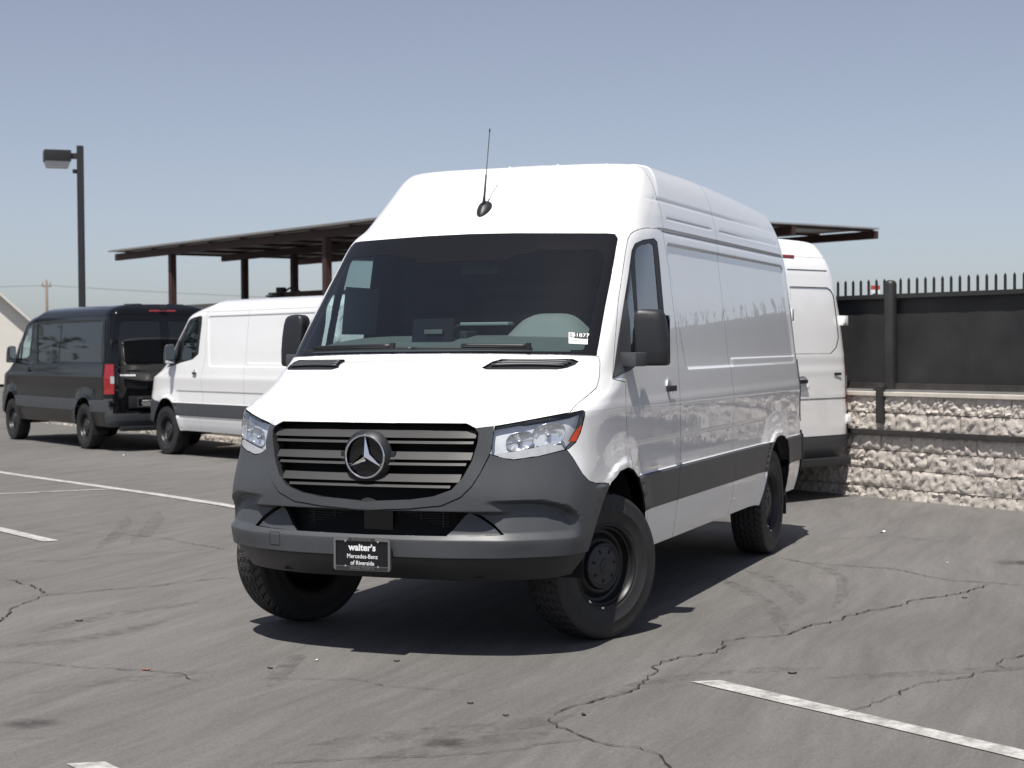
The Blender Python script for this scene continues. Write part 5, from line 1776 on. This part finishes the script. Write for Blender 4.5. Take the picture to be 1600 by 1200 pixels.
# ------------------------------------------------------------------ storage container with things on its roof
CQ = on_z((283, 477), 2.62)[:2]
con = empty('storage_container', (CQ[0], CQ[1], 0), math.atan2(E1[1], E1[0]))
tag(con, 'beige storage container behind the parked vans, under the carport', 'container')
M['beige'] = simple('beige_paint', (.42, .38, .32), .6, var=.12)
cl, cw = 8.5, 2.44
b = MB()
prof = []
for k in range(34):
    x = k * cl / 34; w = cl / 34
    prof += [(x, 0), (x + w * .3, 0), (x + w * .5, .03), (x + w * .8, .03)]
prof.append((cl, 0))
b.grid(np.array([[(x, y, z) for x, y in prof] for z in (.15, 2.5)]))
b.build('container_side', M['beige'], con)
MB().box((cl / 2, cw / 2, 1.33), (cl - .05, cw - .1, 2.35)).build('container_body', M['beige'], con)
MB().box((cl / 2, 0, 2.56), (cl, .1, .12), None, .01).build('top_rail', M['beige'], con)
MB().box((cl / 2, 0, .1), (cl, .1, .2), None, .01).build('bottom_rail', M['beige'], con)
def on_container(pxx, w, h, d, mat, nm, label, cat, dz=0.0, yoff=.5, n=1):
    q = on_z((pxx, 470), 2.62)[:2]
    t = float((q - CQ) @ E1)
    o = empty(nm, (CQ[0] + E1[0] * t + E2[0] * yoff, CQ[1] + E1[1] * t + E2[1] * yoff, 2.62 + dz), math.atan2(E1[1], E1[0]))
    tag(o, label, cat)
    return o
ts_ = on_container(450, 0, 0, 0, None, 'timber_stack', 'dark stack of boards on top of the beige container', 'timber')
for i in range(4):
    for j in range(3):
        MB().box((.3 + .05 * j, .12 + j * .23, .03 + i * .052), (2.6 - .3 * (i % 2) + .2 * j, .20, .045), Matrix.Rotation(.02 * (i - j), 3, 'Z')).build('board', M['timber'], ts_)
hs = on_container(350, 0, 0, 0, None, 'hose', 'thin black hose curled on the beige container roof', 'hose')
MB().tube([(.0 + 1.6 * t, .1, .03 + .34 * math.sin(PI * min(1, t * 1.25)) * (1 - .5 * t)) for t in np.linspace(0, 1, 18)], .022, 8).build('hose_pipe', M['rail'], hs, smooth=True)
dr = on_container(396, 0, 0, 0, None, 'drum', 'small black drum standing on the beige container roof', 'drum')
MB().lathe([(0, 0), (.11, 0), (.12, .02), (.12, .15), (.126, .16), (.12, .17), (.12, .30), (.11, .32), (0, .32)], 20, 'z').build('drum_body', M['rail'], dr, auto=40)

# ------------------------------------------------------------------ car-park light
M['pole'] = simple('dark_bronze_paint', (.022, .022, .024), .5, var=.1)
M['diffuser'] = simple('prismatic_lens', (.60, .60, .58), .4, var=.05)
LP = on_z((125, 222), 6.0)
lamp = empty('street_lamp', (LP[0], LP[1], float(gz(LP[0], LP[1]))))
tag(lamp, 'tall black square lamp post with box-shaped head above the black van', 'street lamp')
# head points to the left of the picture
ang = math.atan2(-CR[1], -CR[0])
hd = Matrix.Rotation(ang, 3, 'Z')
MB().box((0, 0, 3.02), (.125, .125, 6.06), hd, .006).build('pole', M['pole'], lamp)
v = Vector((math.cos(ang), math.sin(ang), 0))
MB().box(v * .13 + Vector((0, 0, 5.83)), (.2, .10, .12), hd, .01).build('arm', M['pole'], lamp)
hb = MB()
c0 = v * .50 + Vector((0, 0, 5.83))
hr = Matrix.Rotation(ang + .35, 3, 'Z')
MB().box(c0, (.56, .44, .24), hr, .015).build('lamp_head', M['pole'], lamp, auto=40)
q0, q1 = .26, .21
pts = [hr @ Vector((x, y, z)) + c0 for z, s_ in ((-.12, 1), (-.25, .86)) for x, y in ((-.26 * s_, -.20 * s_), (.26 * s_, -.20 * s_), (.26 * s_, .20 * s_), (-.26 * s_, .20 * s_))]
MB().add(pts, [(0, 1, 2, 3), (4, 5, 6, 7), (0, 1, 5, 4), (1, 2, 6, 5), (2, 3, 7, 6), (3, 0, 4, 7)]).build('lamp_lens', M['diffuser'], lamp)
MB().lathe([(0, 0), (.045, 0), (.05, .02), (.05, .08), (0, .09)], 14, 'z', tuple(v * .12 + Vector((0, 0, 5.46)))).build('light_sensor', M['pole'], lamp)

# ------------------------------------------------------------------ far things
def at_dist(p, D):
    return CAM + ray_dir(p) * D
UP = at_dist((74, 541), 150.0)
ut = empty('utility_pole', (UP[0], UP[1], 0))
tag(ut, 'distant wooden utility pole with crossarm and thin wires', 'utility pole')
M['wood_pole'] = simple('pole_wood', (.20, .16, .125), .9, var=.2)
zt = 1.54 + (541 - 435) / FPX * 150
MB().tube([(0, 0, 0), (0, 0, zt)], [.16, .12], 10).build('pole', M['wood_pole'], ut, smooth=True)
crx = Vector(CR)
MB().tube([crx * -.42 + Vector((0, 0, zt - .45)), crx * .42 + Vector((0, 0, zt - .45))], .07, 6).build('crossarm', M['wood_pole'], ut)
for k in (-.36, 0, .36):
    MB().tube([crx * k + Vector((0, 0, zt - .5)), crx * k + Vector((0, 0, zt - .15 + (.25 if k == 0 else 0)))], .05, 6).build('insulator', M['wood_pole'], ut)
for s, dx in ((-1, -60), (1, 75)):
    pts = []
    for t in np.linspace(0, 1, 14):
        q = crx * (dx * t) + Vector((0, 0, zt - .4 - (3.0 if s > 0 else 1.2) * t * (1.6 - t)))
        pts.append(q)
    MB().tube(pts, .02, 4).build('wire', M['rail'], ut)
# pale gabled building at the left edge
BD = 72.0
bpos = at_dist((-90, 541), BD)
_rd = ray_dir((70, 541))
bld = empty('building', (bpos[0], bpos[1], 0), math.atan2(_rd[1], _rd[0]) - PI / 2)
tag(bld, 'pale building with a sloping gable at the left edge behind the fence', 'building')
M['stucco'] = simple('pale_stucco', (.74, .71, .65), .9, var=.05, scale=.8)
M['roofing'] = simple('pale_roofing', (.70, .68, .63), .85, var=.08, scale=1.5)
s72 = BD / FPX
xr_, zr_ = 140 * s72 + .3, 1.54 + (541 - 505) * s72 - .3
slope = (502 - 460) / 45
xk = -1.2
zk = zr_ + (xr_ - xk) * slope
gable = [(xr_, 0, 0), (xr_, 0, zr_), (xk, 0, zk), (2 * xk - xr_, 0, zr_), (2 * xk - xr_, 0, 0)]
MB().prism(gable, (0, 0, 0), (0, 11, 0)).build('wall', M['stucco'], bld)
for a, c in ((gable[1], gable[2]), (gable[2], gable[3])):
    a_, c_ = Vector(a), Vector(c)
    up = Vector((0, 0, .14))
    MB().prism([a_ + Vector((0, 0, .01)), c_ + Vector((0, 0, .01)), c_ + up, a_ + up], (0, -.35, 0), (0, 11.3, 0)).build('roof', M['roofing'], bld)
# small red and white sign above the fence
sg = at_dist((1368, 536), 24.0)
sn = empty('sign', (sg[0], sg[1], 0), math.atan2(CR[1], CR[0]))
tag(sn, 'small red and white board just above the fence by its post', 'sign')
k24 = 24 / FPX
zc = 1.54 + (536 - 452) * k24
M['sign_red'] = simple('sign_red', (.45, .05, .035), .5)
MB().box((0, 0, zc + .025), (.13, .02, .06)).build('red_board', M['sign_red'], sn)
MB().box((0, 0, zc - .032), (.13, .02, .05)).build('white_board', M['letter_white'], sn)
MB().box((0, .03, zc / 2 - .03), (.05, .04, zc - .06)).build('sign_post', M['rail'], sn)

# ------------------------------------------------------------------ trees out to the side (the black van mirrors them)
M['bark'] = simple('bark', (.09, .07, .055), .9, var=.3, scale=8)
M['leaf'] = simple('leaf', (.045, .065, .025), .7, var=.5, scale=3)
for i in range(6):
    tx, ty = -40 + i * 7.4 + rng.normal(0, .8), -46 + rng.normal(0, 1.5)
    hgt = 7.0 + rng.random() * 3
    tr_ = empty('tree', (tx, ty, float(gz(tx, ty))))
    tag(tr_, 'leafy green tree in the row outside the frame, mirrored in the black van', 'tree', 'trees mirrored in the black van')
    b = MB().tube([(0, 0, 0), (.1, 0, hgt * .25), (.05, .1, hgt * .5), (0, .1, hgt * .8)], [.28, .2, .14, .05], 10)
    for k in range(7):
        a = rng.random() * 2 * PI; z0 = hgt * (.3 + .06 * k)
        b.tube([(.06, .05, z0), (1.2 * math.cos(a), 1.2 * math.sin(a), z0 + .9), (2.1 * math.cos(a), 2.1 * math.sin(a), z0 + 1.3)], [.09, .05, .02], 6)
    b.build('trunk', M['bark'], tr_, smooth=True)
    cl_ = MB()
    cen = np.stack([rng.normal(0, 1.5, 26), rng.normal(0, 1.5, 26), hgt * .62 + rng.normal(0, hgt * .15, 26)], 1)
    nq = 26 * 75
    pp = np.repeat(cen, 75, axis=0) + rng.normal(0, .5, (nq, 3))
    uu = rng.normal(0, 1, (nq, 3)); uu /= np.linalg.norm(uu, axis=1, keepdims=True)
    ww_ = np.cross(uu, rng.normal(0, 1, (nq, 3))); ww_ /= np.linalg.norm(ww_, axis=1, keepdims=True)
    vv_ = np.stack([pp - uu * .16, pp + ww_ * .09, pp + uu * .16, pp - ww_ * .09], 1).reshape(-1, 3)
    cl_.v = [tuple(q_) for q_ in vv_.tolist()]; cl_.f = [(4 * k, 4 * k + 1, 4 * k + 2, 4 * k + 3) for k in range(nq)]
    cl_.build('crown', M['leaf'], tr_, fix=False)

# ------------------------------------------------------------------ litter on the asphalt
M['dead_leaf'] = simple('dead_leaf', (.035, .028, .022), .8)
M['scrap'] = simple('paper_scrap', (.70, .69, .66), .8)
M['orange_bit'] = simple('orange_plastic', (.55, .16, .05), .5)
LITTER = [((1238, 1053), .030, 'dead_leaf', 'leaf', 'small dark curled leaf on the asphalt above the right bay line'),
          ((620, 1034), .022, 'dead_leaf', 'leaf', 'small dark leaf just in front of the van shadow'),
          ((422, 1045), .022, 'dead_leaf', 'leaf', 'small dark leaf at the left of the van shadow'),
          ((735, 1100), .020, 'dead_leaf', 'leaf', 'small dark leaf in the middle foreground beside a thin crack'),
          ((790, 1119), .018, 'dead_leaf', 'leaf', 'tiny dark leaf near the fork of the long crack'),
          ((912, 1118), .024, 'dead_leaf', 'leaf', 'small dark leaf inside the fork of the long crack'),
          ((1507, 935), .022, 'dead_leaf', 'leaf', 'dark leaf beside the far end of the long crack'),
          ((124, 971), .028, 'dead_leaf', 'leaf', 'dark leaf on the open asphalt at the left'),
          ((228, 1048), .026, 'orange_bit', 'plastic scrap', 'tiny orange plastic bit lying on the crack at the left'),
          ((1379, 832), .055, 'scrap', 'paper scrap', 'white paper scrap in front of the block wall'),
          ((195, 712), .060, 'scrap', 'paper scrap', 'white paper scrap in front of the black van'),
          ((1480, 880), .020, 'scrap', 'paper scrap', 'tiny pale scrap on the asphalt at the right'),
          ((494, 1033), .018, 'scrap', 'paper scrap', 'tiny pale scrap near the van shadow')]
for (p_, sz, mt_, nm_, lb_) in LITTER:
    sz *= .7
    q_ = on_ground(p_)
    a_ = rng.random() * PI
    n_ = 7
    rows_ = []
    for i in range(n_):
        t_ = i / (n_ - 1) * 2 - 1
        w_ = sz * .42 * (1 - t_ * t_) ** .6 + .0015
        rows_.append([(t_ * sz, w_, .004 + sz * .30 * t_ * t_), (t_ * sz, 0, .003), (t_ * sz, -w_, .004 + sz * .22 * abs(t_))])
    P_ = np.array(rows_)
    o_ = MB().grid(P_).grid(P_ - np.array([0, 0, .0015])).build(nm_.replace(' ', '_'), M[mt_], None, smooth=True, fix=False)
    o_.location = (q_[0], q_[1], q_[2] + .0015); o_.rotation_euler = (0, 0, a_)
    tag(o_, lb_, nm_, 'litter on the asphalt')
# ------------------------------------------------------------------ vehicles
H_high = build_half('high')
wheel0 = make_wheel(None)
STEER = .436
hero = van('cargo_van', H_high, (0, 0, 0), 0, 'white', wheel0, STEER, True)
hero_details(hero, H_high)
tag(hero, 'white high-roof cargo van with three-pointed star grille, parked in front', 'van', 'vans in the car park')
corner = CAM + ray_dir((1332, 600)) * 16.6
hd_c = math.radians(242.5)
h = np.array([math.cos(hd_c), math.sin(hd_c)]); lf = np.array([-h[1], h[0]])
oc = corner[:2] + 4.85 * h + .95 * lf
vc = van('cargo_van', H_high, (oc[0], oc[1], 0), hd_c, 'white', wheel0)
tag(vc, 'white high-roof van seen from the rear, beside the block wall', 'van', 'vans in the car park')
H_low = build_half('low', fine=False, windows=True)
pb_ = CAM[:2] + .95 * (np.array([-15.795, -11.234]) - CAM[:2]) + CR[:2] * .09
vb = van('cargo_van', H_low, (pb_[0], pb_[1], float(gz(*pb_))), math.radians(240.0), 'white', wheel0, roof='low')
tag(vb, 'white low-roof cargo van between the black van and the front van', 'van', 'vans in the car park')
pa_ = np.array([-17.508, -15.637])
va = van('passenger_van', H_low, (pa_[0], pa_[1], float(gz(*pa_))), math.radians(236.6), 'black', wheel0, windows=True, roof='low')
tag(va, 'black low-roof van with dark windows and red tail light', 'van', 'vans in the car park')
def kill(o):
    for c in list(o.children): kill(c)
    bpy.data.objects.remove(o, do_unlink=True)
kill(wheel0)
